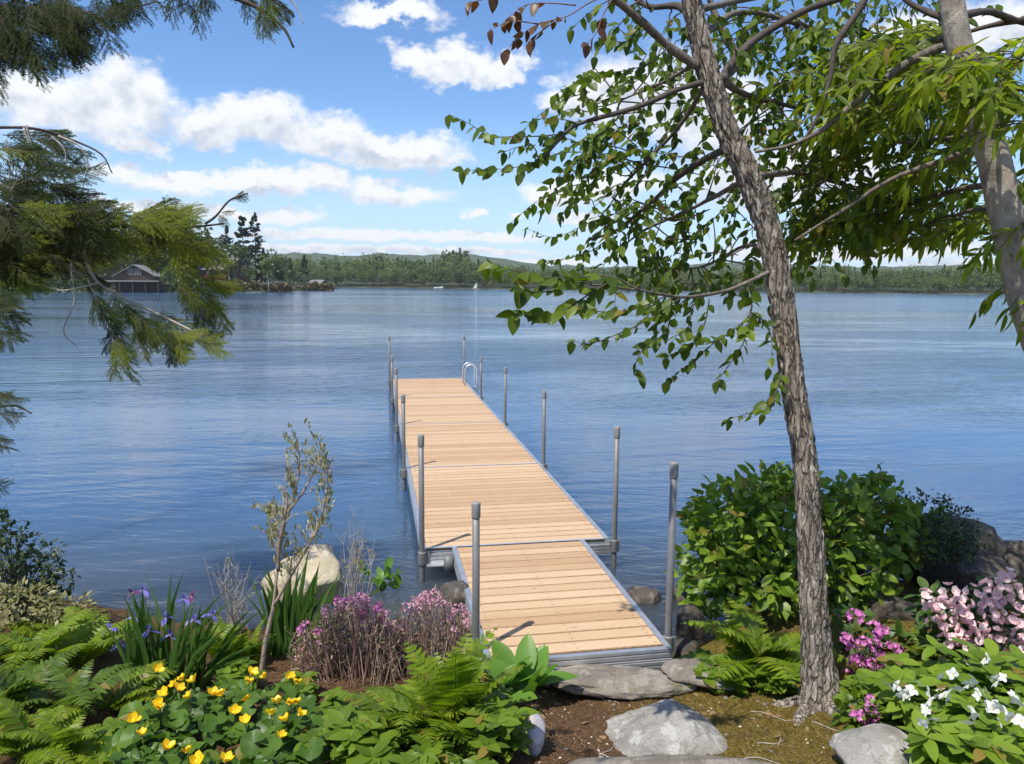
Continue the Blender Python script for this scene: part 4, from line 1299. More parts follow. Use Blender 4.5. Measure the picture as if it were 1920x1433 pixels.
TB = gp(1537, 1318)
t1 = thing('tree', 'leaning tree with ridged brown grey bark and small hanging green leaves beside the dock', 'tree', TB)
YT = float(TB[1])
TP = [(1541, 1345), (1537, 1290), (1528, 1180), (1522, 1050), (1513, 900), (1492, 760), (1478, 660), (1462, 540), (1440, 430), (1402, 330), (1366, 250), (1335, 160), (1311, 70), (1296, 0), (1280, -120), (1262, -300), (1240, -520)]
TWD = [84, 68, 52, 45, 44, 40, 39, 43, 42, 41, 37, 34, 31, 31, 29, 24, 17]
trunk1 = trunk_part(t1, [(x, y, YT) for x, y in TP], TWD, 460, 96, M['bark'], .015, flare=(.13, .62), seed=3)
B1 = branch(t1, [(1312, 128, YT), (1255, 88, YT - .05), (1205, 42, YT - .15), (1145, -8, YT - .25), (1060, -90, YT - .4)], 17, 11, M['limb'])
B2 = branch(t1, [(1345, 165, YT), (1372, 120, YT + .05), (1420, 72, YT + .1), (1500, 26, YT + .15), (1585, -8, YT + .2), (1680, -60, YT + .25)], 17, 10, M['twig'])
B3 = branch(t1, [(1352, 150, YT), (1384, 112, YT + .2), (1362, 72, YT + .25), (1340, 28, YT + .3), (1322, -40, YT + .35)], 19, 9, M['limb'])
B4 = branch(t1, [(1302, 40, YT), (1270, 12, YT + .1), (1215, 12, YT + .2), (1170, -15, YT + .3)], 13, 8, M['twig'])
B5 = branch(t1, [(1330, 152, YT), (1270, 168, YT - .05), (1190, 203, YT - .1), (1085, 233, YT - .1), (1050, 262, YT - .1), (1020, 295, YT - .1)], 12, 4, M['twig'])
B6 = branch(t1, [(1372, 275, YT), (1320, 300, YT + .4), (1262, 340, YT + .7), (1215, 385, YT + .85), (1160, 430, YT + .9), (1100, 452, YT + .9)], 13, 4, M['twig'])
B7 = branch(t1, [(1452, 505, YT), (1405, 528, YT - .1), (1350, 548, YT - .2), (1280, 556, YT - .55), (1200, 545, YT - .9), (1110, 530, YT - 1.15)], 10, 3, M['limb'])
for az, L_, r_ in ((-2.6, .42, .045), (-1.5, .38, .050), (-.55, .46, .05), (.4, .35, .045), (3.0, .30, .04), (1.9, .35, .045)):
    q_ = np.linspace(0, 1, 12); rr_ = .06 + 1.4 * L_ * q_; bend = az + .5 * q_ * rng.normal(0, .6)
    X = TB[0] + np.cos(bend) * rr_; Y_ = TB[1] + np.sin(bend) * rr_
    Z = gz(X, Y_) + .07 * (1 - q_) ** 2.6 - .026 - .02 * q_
    part('root', MB().tube(np.stack([X, Y_, Z], -1), r_ * (1 - q_ * .72) * (1 + .12 * np.sin(q_ * 14 + az)), 10), M['bark'], t1, True)
BK = [branch(t1, [(x, y, YT + dy) for x, y, dy in p], w0, w1, M['limb'], sides=7) for p, w0, w1 in (
    ([(1352, 150, 0), (1400, 178, .6), (1480, 200, 1.1), (1620, 230, 1.4), (1740, 250, 1.5)], 13, 4), ([(1420, 330, 0), (1500, 325, .8), (1620, 360, 1.3), (1700, 390, 1.4)], 11, 4), ([(1332, 140, 0), (1275, 235, .6), (1190, 325, 1.1), (1130, 400, 1.2)], 10, 3),
    ([(1311, 70, 0), (1400, 22, .8), (1550, 58, 1.3), (1720, 75, 1.4)], 12, 4), ([(1400, 335, 0), (1310, 385, .7), (1210, 430, 1.1), (1150, 480, 1.2)], 9, 3), ([(1450, 480, 0), (1400, 460, .6), (1320, 500, 1.0), (1230, 510, 1.1)], 9, 3), ([(1320, 110, 0), (1250, 150, .7), (1160, 190, 1.1)], 9, 3), ([(1300, 20, 0), (1450, -10, .8), (1600, -20, 1.3), (1740, -10, 1.3)], 11, 4))]
lv = Leaves(); tw = MB()
LS = .074
HAND = [([(1190, 203), (1130, 218), (1080, 235), (1045, 262), (1010, 300), (960, 315), (910, 318), (868, 320)], -.1), ([(1060, 250), (1020, 255), (975, 256), (920, 255), (880, 232), (842, 215)], -.1),
        ([(1085, 233), (1060, 225), (1030, 222), (1000, 225)], 0), ([(1010, 300), (1000, 275), (975, 275), (945, 285)], -.05), ([(1150, 225), (1120, 270), (1085, 320), (1050, 330)], .1),
        ([(1255, 88), (1215, 120), (1175, 132), (1130, 140), (1095, 165)], -.1), ([(1215, 120), (1170, 160), (1140, 185), (1110, 190)], 0), ([(1205, 42), (1180, 75), (1155, 78), (1150, 65)], -.1),
        ([(1240, 180), (1200, 150), (1180, 165), (1150, 175)], .1),
        ([(1200, 545), (1150, 520), (1080, 520), (1010, 520), (955, 505), (912, 492)], -1.15), ([(1150, 525), (1100, 555), (1050, 585), (1005, 592), (965, 590)], -1.15),
        ([(1110, 530), (1070, 530), (1040, 545), (1000, 548), (975, 540)], -1.2), ([(1250, 555), (1190, 580), (1130, 585), (1085, 575), (1060, 565)], -.45),
        ([(1280, 556), (1215, 600), (1150, 630), (1105, 645), (1072, 640)], -.35), ([(1260, 560), (1250, 620), (1210, 650), (1190, 690), (1205, 705)], -.3),
        ([(1405, 528), (1408, 585), (1370, 622), (1330, 650), (1290, 685), (1250, 715)], -.1), ([(1408, 585), (1395, 640), (1370, 680), (1345, 715)], -.1),
        ([(1408, 585), (1440, 612), (1448, 655), (1440, 690)], -.1), ([(1350, 640), (1315, 640), (1285, 620), (1260, 640)], -.1), ([(1330, 560), (1320, 610), (1290, 650), (1250, 670)], -.2),
        ([(1468, 690), (1452, 742), (1430, 765), (1400, 776), (1368, 786)], -.1), ([(1452, 742), (1450, 760), (1430, 775)], -.1),
        ([(1215, 385), (1150, 402), (1100, 420), (1040, 445), (985, 428)], .2), ([(1160, 430), (1110, 470), (1060, 485), (1020, 490)], .2), ([(1215, 385), (1180, 440), (1140, 490), (1100, 505)], .2),
        ([(1262, 340), (1200, 340), (1150, 350), (1100, 370), (1065, 390)], .1), ([(1320, 300), (1250, 290), (1190, 280), (1130, 300)], .1), ([(1402, 345), (1330, 420), (1270, 490), (1215, 560)], .1),
        ([(1380, 400), (1360, 470), (1330, 520), (1310, 560)], .1), ([(1300, 450), (1250, 450), (1215, 470), (1180, 520)], .15), ([(1150, 225), (1130, 250), (1100, 262)], 0)]
for pts, dy in HAND:
    if dy > .05: dy += .7
    k = len(pts)
    P = px_path([(x, y, YT + dy + rng.normal(0, .05)) for x, y in pts], k * 4)
    big = 1.14 if dy < -.4 else 1.0
    lv.twig(P, (.024 if dy < -.4 else .030), LS * big, tw, hang=.30 if dy < -.4 else .5)
POLY_L = [(1100, 125), (1290, 60), (1340, 210), (1400, 360), (1440, 520), (1330, 560), (1180, 500), (1090, 380), (1080, 260)]
POLY_R = [(1300, -30), (1760, -30), (1800, 90), (1820, 320), (1700, 420), (1520, 470), (1470, 420), (1420, 300), (1360, 180)]
allb = np.concatenate([b[6:] for b in BK])


def random_twigs(lv, tw, poly, n, Y, sy, size, every, L, pull, hang=.5, face=.5, srcs=None, link=.6, **k):
    for (x, y) in sample_poly(poly, n):
        o = dep(x, y, Y + rng.normal(0, sy))
        d = nrm(np.array(pull) + rng.normal(0, .5, 3)); ln = L * rng.uniform(.6, 1.3)
        P = crom(np.array([o, o + d * ln * .35 + [0, 0, .02], o + d * ln * .7, o + d * ln + [0, 0, -.12 * ln]]), 9)
        if srcs is not None and rng.random() < link:
            b = srcs[np.argmin(np.linalg.norm(srcs - o, axis=1))]
            Q = crom(np.array([b, (b + o) / 2 + rng.normal(0, .03, 3), o]), 8); tw.tube(Q, np.linspace(.006, .0035, 8), 5)
        lv.twig(P, every, size, tw, hang=hang, face=face, **k)


random_twigs(lv, tw, POLY_L, 88, YT + 1.1, .25, LS * 1.15, .040, .40, (-.6, -.1, -.35), srcs=allb)
random_twigs(lv, tw, POLY_R, 215, YT + 1.3, .3, LS * 1.10, .040, .44, (-.3, -.1, -.5), srcs=allb)
random_twigs(lv, tw, [(1130, -40), (1360, -40), (1340, 120), (1290, 90), (1200, 20)], 12, YT + .2, .2, LS, .042, .3, (-.2, 0, -.5), srcs=np.concatenate([B1, B2, B3, B4]))
part('twigs', tw, M['twig'], t1, True)
foliage(t1, 'leaf', OVATE, *lv.arrays(), M['maple'])
# bronze young leaves on thin twigs of the same tree, top centre
lb = Leaves(); tb = MB()
for pts in ([(1160, -20), (1100, 8), (1065, 30), (1010, 45), (975, 68), (948, 96)], [(1080, 10), (1030, 6), (985, 10), (955, 32)], [(1040, 40), (1000, 70), (990, 80)], [(1000, -30), (930, -10), (895, 2), (880, 4)], [(1150, -5), (1130, 30), (1118, 62), (1100, 82)], [(1010, 45), (960, 40), (920, 55)]):
    lb.twig(px_path([(x, y, YT - .35) for x, y in pts], 16), .035, .07, tb, hang=.7, skip=.45)
part('bronze_twigs', tb, M['redstem'], t1, True)
foliage(t1, 'bronze_leaf', OVATE, *lb.arrays(), M['bronze'], cap=60, rest='bronze_foliage')

Y2 = 3.95
b2 = gp(2105, 1330)
t2 = thing('tree', 'smooth grey trunked tree with long bright green leaves at the right frame edge', 'tree', b2)
T2 = [(2125, 1420), (2090, 1250), (2045, 1000), (1990, 760), (1924, 560), (1886, 400), (1858, 280), (1822, 175), (1793, 60), (1776, -50), (1750, -220), (1720, -420)]
trunk2 = trunk_part(t2, [(x, y, Y2) for x, y in T2], [98, 78, 70, 64, 59, 55, 53, 49, 42, 39, 33, 24], 300, 64, M['bark2'], .008, ridge=False, flare=(.18, .3), seed=14)
C1 = branch(t2, [(1790, 82, Y2), (1755, 92, Y2 + .1), (1690, 125, Y2 + .2), (1600, 195, Y2 + .25), (1540, 245, Y2 + .3), (1480, 273, Y2 + .3), (1415, 284, Y2 + .35)], 18, 6, M['limb'])
C2 = branch(t2, [(1858, 270, Y2), (1825, 280, Y2 + .05), (1760, 302, Y2 + .1), (1665, 338, Y2 + .2), (1580, 392, Y2 + .3), (1490, 452, Y2 + .35)], 13, 5, M['limb'])
C3 = branch(t2, [(1640, -60, Y2 + .3), (1615, 12, Y2 + .3), (1570, 80, Y2 + .3), (1556, 150, Y2 + .3), (1530, 225, Y2 + .3), (1480, 300, Y2 + .3)], 16, 5, M['twig'])
C4 = branch(t2, [(1800, 30, Y2), (1850, 22, Y2 + .15), (1905, 38, Y2 + .3), (1990, 60, Y2 + .4)], 15, 9, M['twig'])
C5 = branch(t2, [(1985, -40, Y2 + .3), (1930, 30, Y2 + .3), (1880, 42, Y2 + .3), (1820, 62, Y2 + .3)], 16, 7, M['twig'])
C6 = branch(t2, [(1786, 40, Y2), (1740, 22, Y2 + .1), (1705, 5, Y2 + .15), (1670, -25, Y2 + .2)], 12, 7, M['twig'])
l2 = Leaves(); tw2 = MB()
BK2 = [branch(t2, [(x, y, Y2 + dy) for x, y, dy in p], w0, w1, M['limb'], sides=7) for p, w0, w1 in (
    ([(1824, 178, 0), (1740, 190, .6), (1640, 170, .9), (1550, 165, .9)], 12, 4), ([(1872, 345, 0), (1780, 360, 1.0), (1660, 400, 1.6), (1570, 430, 1.7)], 12, 4), ([(1880, 390, 0), (1800, 400, 1.0), (1700, 430, 1.7)], 10, 4), ([(1795, 65, 0), (1720, 82, .6), (1620, 105, .9)], 11, 4), ([(1850, 250, 0), (1760, 260, .7), (1660, 270, .9)], 10, 3), ([(1880, 380, 0), (1950, 330, .7), (2080, 280, 1.3)], 11, 4), ([(1840, 230, 0), (1920, 160, -.1), (1990, 130, -.2)], 10, 4), ([(1800, 90, 0), (1830, 130, -.25), (1900, 150, -.3)], 8, 4))]
src2 = np.concatenate([b[4:] for b in BK2])
LL = .125


def layered(poly, n, Y, sy, size, every, L, pull=(-.95, -.12, -.10), link=.4):
    """flat horizontal sprays: several near-level twigs fan out from one point"""
    for (x, y) in sample_poly(poly, n):
        o = dep(x, y, Y + rng.normal(0, sy)); base_d = nrm(np.array(pull) + rng.normal(0, .18, 3) * [1, 1, .5])
        for k in range(3):
            az = (k - 1) * .55 + rng.normal(0, .15); c_, s_ = math.cos(az), math.sin(az)
            d = np.array([base_d[0] * c_ - base_d[1] * s_, base_d[0] * s_ + base_d[1] * c_, base_d[2] + rng.normal(0, .05)]); ln = L * rng.uniform(.6, 1.2)
            P = crom(np.array([o, o + d * ln * .4 + [0, 0, .02], o + d * ln * .75, o + d * ln + [0, 0, -.08 * ln]]), 8)
            l2.twig(P, every, size, tw2, hang=.22, face=.22, spread=.75)
        if rng.random() < link:
            b = src2[np.argmin(np.linalg.norm(src2 - o, axis=1))]; tw2.tube(crom(np.array([b, (b + o) / 2 + rng.normal(0, .03, 3), o]), 8), np.linspace(.006, .003, 8), 5)


layered([(1560, 60), (1790, 40), (1800, 120), (1740, 230), (1600, 230), (1520, 190)], 34, Y2 + .75, .3, LL * 1.02, .040, .42)
layered([(1790, 100), (1935, 100), (1940, 220), (1880, 205), (1790, 170)], 15, Y2 - .25, .2, LL, .040, .34)
layered([(1600, 230), (1900, 190), (1930, 330), (1700, 330), (1580, 310)], 18, Y2 + .9, .3, LL * 1.02, .040, .40)
layered([(1540, 410), (1640, 350), (1870, 320), (1930, 400), (1880, 440), (1720, 450), (1560, 455)], 50, Y2 + 1.7, .3, LL * 1.02, .042, .46)
layered([(1900, 60), (1980, 60), (1980, 540), (1920, 480)], 12, Y2 - .05, .2, LL * .8, .045, .3, pull=(-.6, -.1, -.3))
layered([(1650, 330), (1890, 330), (1900, 200), (1990, 60), (2200, 100), (2200, 480), (1950, 480)], 14, Y2 + 1.3, .4, LL * 1.2, .05, .4, pull=(-.4, .6, -.2))
for pts in ([(1960, 540), (1935, 560), (1915, 575), (1900, 590)], [(1980, 560), (1950, 585), (1930, 600), (1915, 615)]):
    l2.twig(px_path([(x, y, Y2 - .1) for x, y in pts], 8), .03, .10, tw2)
part('twigs', tw2, M['twig'], t2, True)
foliage(t2, 'leaf', LONG, *l2.arrays(), M['longleaf'])

# ------------------------------------------------------------------ hemlock on the left
def spray_mesh(seed, matl):
    """flat hemlock spray of length 1 along +y: side twigs lined with needles"""
    r = np.random.default_rng(seed); mb = MB(); n = 15
    ys_ = np.linspace(0, 1, 12); main = np.stack([.05 * np.sin(ys_ * 3 + seed), ys_, -.10 * ys_ ** 2], -1)
    mb.tube(main, np.linspace(.011, .003, 12), 4, 1)
    P = []; D = []; N = []; S = []

    def needles(path, step):
        L = np.linalg.norm(path[-1] - path[0]); k = max(3, int(L / step))
        for q in np.linspace(0.05, 1, k):
            i = min(len(path) - 2, int(q * (len(path) - 1))); p = path[i] + (path[i + 1] - path[i]) * (q * (len(path) - 1) - i); T = nrm(path[i + 1] - path[i])
            sd = np.cross(T, [0, 0, 1.])
            for s in (-1, 1):
                P.append(p); D.append(nrm(sd * s + T * r.uniform(.35, .9) + np.array([0, 0, r.normal(0, .25)]))); N.append(np.array([r.normal(0, .3), r.normal(0, .3), 1])); S.append(r.uniform(.030, .046))
    needles(main[2:], .025)
    n = 14
    for k in range(n):
        f = .06 + .88 * k / n; i = int(f * 11); o = main[i] + (main[min(11, i + 1)] - main[i]) * (f * 11 - i)
        for s in (-1, 1):
            if r.random() < .14: continue
            ln = .46 * (math.sin(math.pi * (f * .70 + .24)) ** .9) * r.uniform(.55, 1.2)
            a = r.uniform(.62, .95); d = np.array([s * math.sin(a), math.cos(a), -.05]); e = o + d * ln
            tq = np.linspace(0, 1, 7)[:, None]; path = o + (e - o) * tq + np.array([-s * .06 * ln, .16 * ln, -.30 * ln]) * tq ** 2 + np.array([0, 0, r.normal(0, .03)]) * tq
            mb.tube(path, np.linspace(.005, .002, 7), 3, 1); needles(path, .024)
            if ln > .26 and r.random() < .8:
                o2 = path[3]; d2 = nrm(d + np.array([-s * .5, .9, 0]) * (1 if r.random() < .5 else -.35)); q4 = np.linspace(0, 1, 4)[:, None]; sub = o2 + d2 * ln * .45 * q4 + np.array([0, 0, -.05]) * q4 ** 2
                needles(sub, .025)
    nt = (np.array([[-.17, 0, 0], [.17, 0, 0], [.13, .8, 0], [0, 1, 0], [-.13, .8, 0]]), np.array([[0, 1, 2], [0, 2, 4], [4, 2, 3]]))
    P = np.array(P); B = basis(np.array(D), np.array(N)); S = np.array(S)
    V = np.einsum('nij,vj->nvi', B, nt[0]) * S[:, None, None] + P[:, None]
    F = (nt[1][None] + (np.arange(len(P)) * 5)[:, None, None]).reshape(-1, 3)
    mb.add(V.reshape(-1, 3), F)
    return mb.mesh('needle_spray', [matl, M['twig']])


SPD = [spray_mesh(k, M['needle']) for k in range(3)]; SPO = [spray_mesh(k + 7, M['needleo']) for k in range(3)]
HS = 1.36
hb = np.array([-7.4, 3.4, float(gz(-7.4, 3.4))])
hem = thing('hemlock_tree', 'hemlock with drooping feathery needle boughs reaching in from the left frame edge', 'tree', hb)
part('trunk', MB().tube(crom(np.array([hb + [0, 0, -.2], hb + [.03, 0, 1.2], hb + [-.02, .05, 3.], hb + [0, 0, 6.0]]), 24), np.linspace(.19, .09, 24), 16), M['bark'], hem, True)
HY = 4.1


def hbranch(pts, w0, w1, m='twig', **k):
    P = [(x, y, Y * HS) for x, y, Y in pts]
    if pts[0][0] < -150:                                          # reach back to the trunk
        zt = float(np.clip(dep(*P[0])[2] + .5, 1.0, 5.6)); a, b, _ = project([hb[0], hb[1], zt]); P = [(float(a), float(b), hb[1])] + P
    return branch(hem, P, w0, w1, M[m], **k)


hbranch([(-260, 250, 3.7), (-80, 320, 3.9), (0, 345, 4.0), (80, 400, 4.1), (140, 455, 4.15), (175, 520, 4.2), (215, 550, 4.2), (300, 590, 4.2), (400, 640, 4.2)], 13, 4, 'paletwig', wig=.006)
hbranch([(-260, 360, 3.7), (-60, 390, 4.0), (80, 402, 4.2), (200, 425, 4.4), (320, 428, 4.5), (420, 418, 4.5)], 14, 4)
hbranch([(-260, 190, 3.7), (-60, 235, 3.9), (60, 240, 4.0), (130, 260, 4.1), (190, 290, 4.1), (212, 325, 4.1)], 9, 2)
hbranch([(-260, -90, 5.2), (-40, 0, 6.2), (60, 55, 6.2), (140, 60, 6.3), (220, 25, 6.3), (290, 5, 6.3)], 11, 3)
hbranch([(-260, -160, 5.2), (-40, -60, 6.2), (80, -20, 6.3), (180, -30, 6.3)], 11, 3)
hbranch([(-450, -150, 3.4), (0, -130, 2.2), (300, -60, 1.8), (400, -20, 1.7), (480, 10, 1.7), (530, 50, 1.7), (548, 90, 1.7)], 14, 3)
hbranch([(-200, 640, 3.8), (-60, 590, 3.9), (0, 570, 3.9), (60, 610, 3.9)], 8, 3)
hbranch([(-200, 820, 3.8), (-60, 780, 3.9), (20, 760, 3.9), (60, 775, 3.9)], 7, 3)
hbranch([(385, 420, 4.5), (405, 405, 4.5), (432, 376, 4.5), (466, 362, 4.5)], 5, 3)
for pts in ([(150, 450, 4.1), (134, 500, 4.1), (140, 560, 4.1), (120, 620, 4.1), (145, 650, 4.1)], [(45, 240, 3.9), (55, 290, 3.9), (20, 360, 3.9)], [(50, 235, 3.9), (62, 300, 3.9), (40, 345, 3.9)], [(10, 260, 3.9), (25, 310, 3.9), (15, 340, 3.9)], [(185, 530, 4.1), (120, 545, 4.1), (80, 535, 4.1)], [(260, 430, 4.3), (320, 480, 4.3), (350, 560, 4.3)], [(110, 255, 4.05), (150, 275, 4.05), (165, 310, 4.05), (160, 335, 4.05)], [(90, 250, 4.05), (120, 280, 4.05), (125, 320, 4.05)], [(165, 525, 4.15), (195, 590, 4.15), (222, 640, 4.15), (232, 700, 4.15)], [(520, -20, 1.7), (555, 10, 1.7), (570, 45, 1.7)]):
    branch(hem, [(x, y, Y * HS) for x, y, Y in pts], 4, 1.6, M['paletwig'], wig=.01, sides=5)
nspray = 0


def spray(px, py, Y, ang, size, olive, up=.6):
    """one spray starting at a photo pixel and pointing along a picture angle (90 = down)"""
    global nspray
    o = dep(px, py, Y); a = R_(ang)
    d = nrm(EX * math.cos(a) + EY * math.sin(a) + FWD * rng.normal(0, .35))
    N = nrm(np.array([0, -.75, up]) + rng.normal(0, .35, 3))
    B = basis(d[None], N[None])[0] * size
    ob = bpy.data.objects.new('needle_spray', (SPO if olive else SPD)[int(rng.integers(3))]); COL.objects.link(ob); ob.parent = hem
    q = o - hb; m = Matrix.Identity(4)
    for i in range(3): m[i][0], m[i][1], m[i][2], m[i][3] = B[i][0], B[i][1], B[i][2], q[i]
    ob.matrix_basis = m; nspray += 1


ZONES = [  # polygon, count, angle, spread, Y, size, olive share
    ([(-50, -50), (240, -50), (215, 10), (140, 50), (60, 60), (-50, 80)], 50, 68, 26, 6.3, .39, 0), ([(-50, 40), (60, 50), (30, 110), (-50, 130)], 8, 60, 25, 6.2, .34, 0),
    ([(190, -50), (280, -40), (260, -10), (200, -10)], 5, 45, 25, 6.3, .28, 0), ([(340, -60), (430, -60), (420, -20), (350, -20)], 8, 85, 25, 1.7, .083, 0), ([(440, -50), (490, -30), (510, 30), (480, 10)], 8, 58, 18, 1.7, .075, .35),
    ([(-60, 225), (60, 240), (120, 290), (120, 400), (60, 420), (-60, 420)], 40, 25, 25, 4.0, .26, .05), ([(80, 290), (120, 330), (130, 370), (90, 380)], 8, -8, 14, 4.0, .22, 0),
    ([(-60, 380), (80, 380), (200, 400), (290, 410), (290, 440), (180, 455), (-60, 480)], 52, 12, 20, 4.25, .27, .62), ([(180, 392), (310, 398), (340, 420), (250, 430)], 18, -2, 16, 4.4, .24, .9),
    ([(180, 425), (250, 430), (250, 445), (180, 445)], 5, 55, 22, 4.3, .16, .9), ([(290, 425), (345, 435), (345, 465), (300, 465)], 9, 58, 18, 4.3, .22, .9), ([(320, 420), (380, 425), (370, 460), (320, 460)], 8, 32, 20, 4.45, .19, .9), ([(-60, 420), (110, 430), (110, 480), (-60, 510)], 20, 30, 22, 4.1, .26, .15),
    ([(165, 540), (220, 548), (240, 575), (200, 590)], 9, 50, 25, 4.2, .18, .85), ([(230, 560), (320, 600), (330, 625), (260, 625)], 15, 45, 22, 4.2, .21, .95), ([(320, 612), (390, 636), (385, 646), (325, 636)], 7, 14, 10, 4.2, .18, 1), ([(280, 620), (340, 640), (340, 655), (290, 645)], 4, 60, 14, 4.2, .17, .8),
    ([(200, 600), (226, 620), (236, 675), (215, 675)], 7, 78, 10, 4.2, .17, .5), ([(320, 515), (390, 540), (395, 555), (325, 540)], 9, 66, 15, 4.3, .20, .4), ([(350, 505), (390, 505), (415, 530), (370, 530)], 5, 28, 12, 4.3, .19, .95),
    ([(-60, 515), (-10, 530), (-20, 590), (-60, 600)], 8, 28, 18, 3.8, .20, 0), ([(-50, 720), (-15, 740), (-25, 770), (-50, 780)], 5, 8, 12, 3.8, .17, 0), ([(-55, 800), (-25, 810), (-30, 830), (-55, 830)], 4, 12, 10, 3.8, .17, 0), ([(-60, 885), (-35, 890), (-35, 905), (-60, 905)], 3, 8, 8, 3.8, .16, 0)]
for poly, n, ang, spr, Y, size, ol in ZONES:
    for (x, y) in sample_poly(poly, max(2, int(n * 0.921))):
            spray(x, y, HS * (Y + rng.normal(0, .15)), ang + rng.normal(0, spr), HS * size * rng.uniform(.75, 1.2), rng.random() < ol)
for px, py, a, s in ((432, 376, -40, .09), (440, 372, -12, .08), (415, 398, 0, .08), (412, 402, 60, .09)):
    spray(px, py, 4.5 * HS, a, s * HS, False)


# ------------------------------------------------------------------ shrubs and flowers
def leafy_shrub(name, label, base_px, blobs, n, size, tm, matl, stemm='twig', cap=300, nst=26, cat='bush', group=None, face=.35, base=None, r0=.012, keep=None):
    """blobs: (px, py, Y, rx px, ry px, depth m)"""
    q = gp(*base_px) if base is None else np.asarray(base)
    root = thing(name, label, cat, q, group)
    a = np.array(blobs, float); wgt = a[:, 3] * a[:, 4]; wgt /= wgt.sum()
    k = rng.choice(len(a), n, p=wgt)
    d = nrm(rng.normal(size=(n, 3))) * (rng.uniform(.12, 1, n) ** .45)[:, None]
    C = dep(a[:, 0], a[:, 1], a[:, 2]); sc_ = np.stack([a[:, 3] * a[:, 2] / FPX, a[:, 5], a[:, 4] * a[:, 2] / FPX], -1)
    P = C[k] + d * sc_[k]
    P = P + .05 * np.stack([fbm(P * 5, 2, 1), fbm(P * 5, 2, 2), fbm(P * 5, 2, 3)], -1)
    ok = P[:, 2] > gz(P[:, 0], P[:, 1]) + .02
    P = P[ok]; d = d[ok]
    D = nrm(d * .8 + np.array([0, -.1, .0]) + rng.normal(0, .5, d.shape)); N = nrm(np.array([0, -face, 1.0]) + d * .6 + rng.normal(0, .35, d.shape))
    foliage(root, 'leaf', tm, P, D, N, size * rng.uniform(.6, 1.2, len(P)), matl, cap=cap)
    tips = P[rng.choice(len(P), min(nst, len(P)), replace=False)]
    part('stems', stems_mb(q + [0, 0, -.03], tips, r0, r0 * .25, 7, .06), M[stemm], root, True)
    return root


leafy_shrub('leafy_bush', 'big bright green leafy bush at the water behind the leaning trunk', (1480, 1150),
            [(1390, 985, 6.0, 105, 95, .45), (1340, 1050, 5.9, 75, 85, .4), (1440, 925, 6.1, 55, 50, .3), (1500, 1000, 6.1, 120, 110, .5), (1600, 970, 6.2, 100, 80, .45), (1660, 1000, 6.2, 85, 75, .4), (1590, 1080, 6.0, 90, 60, .4), (1420, 1080, 5.8, 110, 70, .4), (1640, 920, 6.3, 45, 35, .25), (1490, 905, 6.2, 45, 30, .25), (1315, 980, 6.0, 35, 40, .25), (1720, 980, 6.3, 40, 30, .2), (1330, 1110, 5.8, 40, 30, .2)],
            3400, .115, OVATE + ELLI, M['bushleaf'], nst=60, face=.45)
leafy_shrub('dark_shrub', 'sparse dark shrub with tiny leaves on the big boulder', (1760, 1010),
            [(1745, 950, 6.2, 35, 35, .2), (1790, 985, 6.15, 45, 35, .2), (1740, 1015, 6.0, 70, 45, .2), (1832, 1000, 6.3, 14, 26, .1), (1690, 940, 6.3, 20, 20, .1), (1800, 1030, 6.0, 50, 25, .12)], 1500, .042, SMALL + OVATE[:1], M['darkleaf'], cap=0, nst=50, group='dark shrubs by the water', base=dep(1765, 1040, 6.6), r0=.007)
leafy_shrub('dark_shrub', 'dark twiggy shrub at the water by the left frame edge', (30, 1180),
            [(20, 1030, 5.4, 35, 70, .2), (55, 1040, 5.4, 22, 40, .15), (90, 1060, 5.4, 25, 45, .15), (40, 1110, 5.3, 70, 45, .25), (10, 980, 5.4, 18, 30, .1), (130, 1090, 5.4, 20, 25, .1)], 1100, .05, SMALL + OVATE[:1], M['darkleaf'], cap=0, nst=70, group='dark shrubs by the water', r0=.007)
leafy_shrub('low_shrub', 'low olive green shrub under the dark twigs at the left frame edge', (60, 1190), [(40, 1130, 5.1, 80, 35, .25), (130, 1140, 5.1, 40, 22, .2)], 700, .06, SMALL, M['olive'], cap=0, nst=30)

# ferns
for a in ((70, 1262, .62, 10, 'fern under the low shrub near the left frame edge'), (150, 1255, .60, 10, 'fern left of the violet irises'), (30, 1330, .60, 10, 'fern at the left frame edge, second row', 'arch', 'fernd'), (128, 1345, .58, 10, 'dark fern below the one left of the irises', 'arch', 'fernd'),
          (205, 1330, .50, 8, 'fern whose bright frond points right in front of the iris leaves', 'flat', 'fern', -.9, 2.2), (40, 1420, .52, 10, 'fern at the bottom left corner'), (120, 1425, .50, 9, 'fern at the bottom edge, left of the yellow flowers'), (190, 1440, .45, 8, 'small pale fern at the bottom edge beside the yellow flowers', 'flat'),
          (425, 1262, .50, 10, 'yellow green fern right of the irises', 'up'), (475, 1245, .40, 8, 'small fern at the foot of the sapling', 'up'), (110, 1210, .60, 9, 'fern at the back of the bed by the water'), (200, 1225, .55, 8, 'fern behind the irises at the left'),
          (-20, 1260, .6, 9, 'fern cut by the left frame edge, back row', 'arch', 'fernd')):
    fern(*a)
fern(765, 1395, .78, 10, 'tall upright fern in the middle, left of a pair', 'arch', 'fern')
fern(845, 1395, .80, 12, 'tall upright fern in the middle, below the broad leaved plant', 'up', 'fern')
fern(905, 1395, .58, 8, 'shorter fern leaning right beside the tall upright ones', 'arch', 'fern')
fern(1420, 1262, .80, 14, 'bright fern left of the leaning trunk', 'arch', 'fern')
fern(1395, 1290, .40, 9, 'low dark fern at the front of the bright one by the trunk', 'flat', 'fernd')
fern(1730, 1235, .34, 8, 'small yellow green fern between the magenta and the pink flowers', 'arch', 'fern')


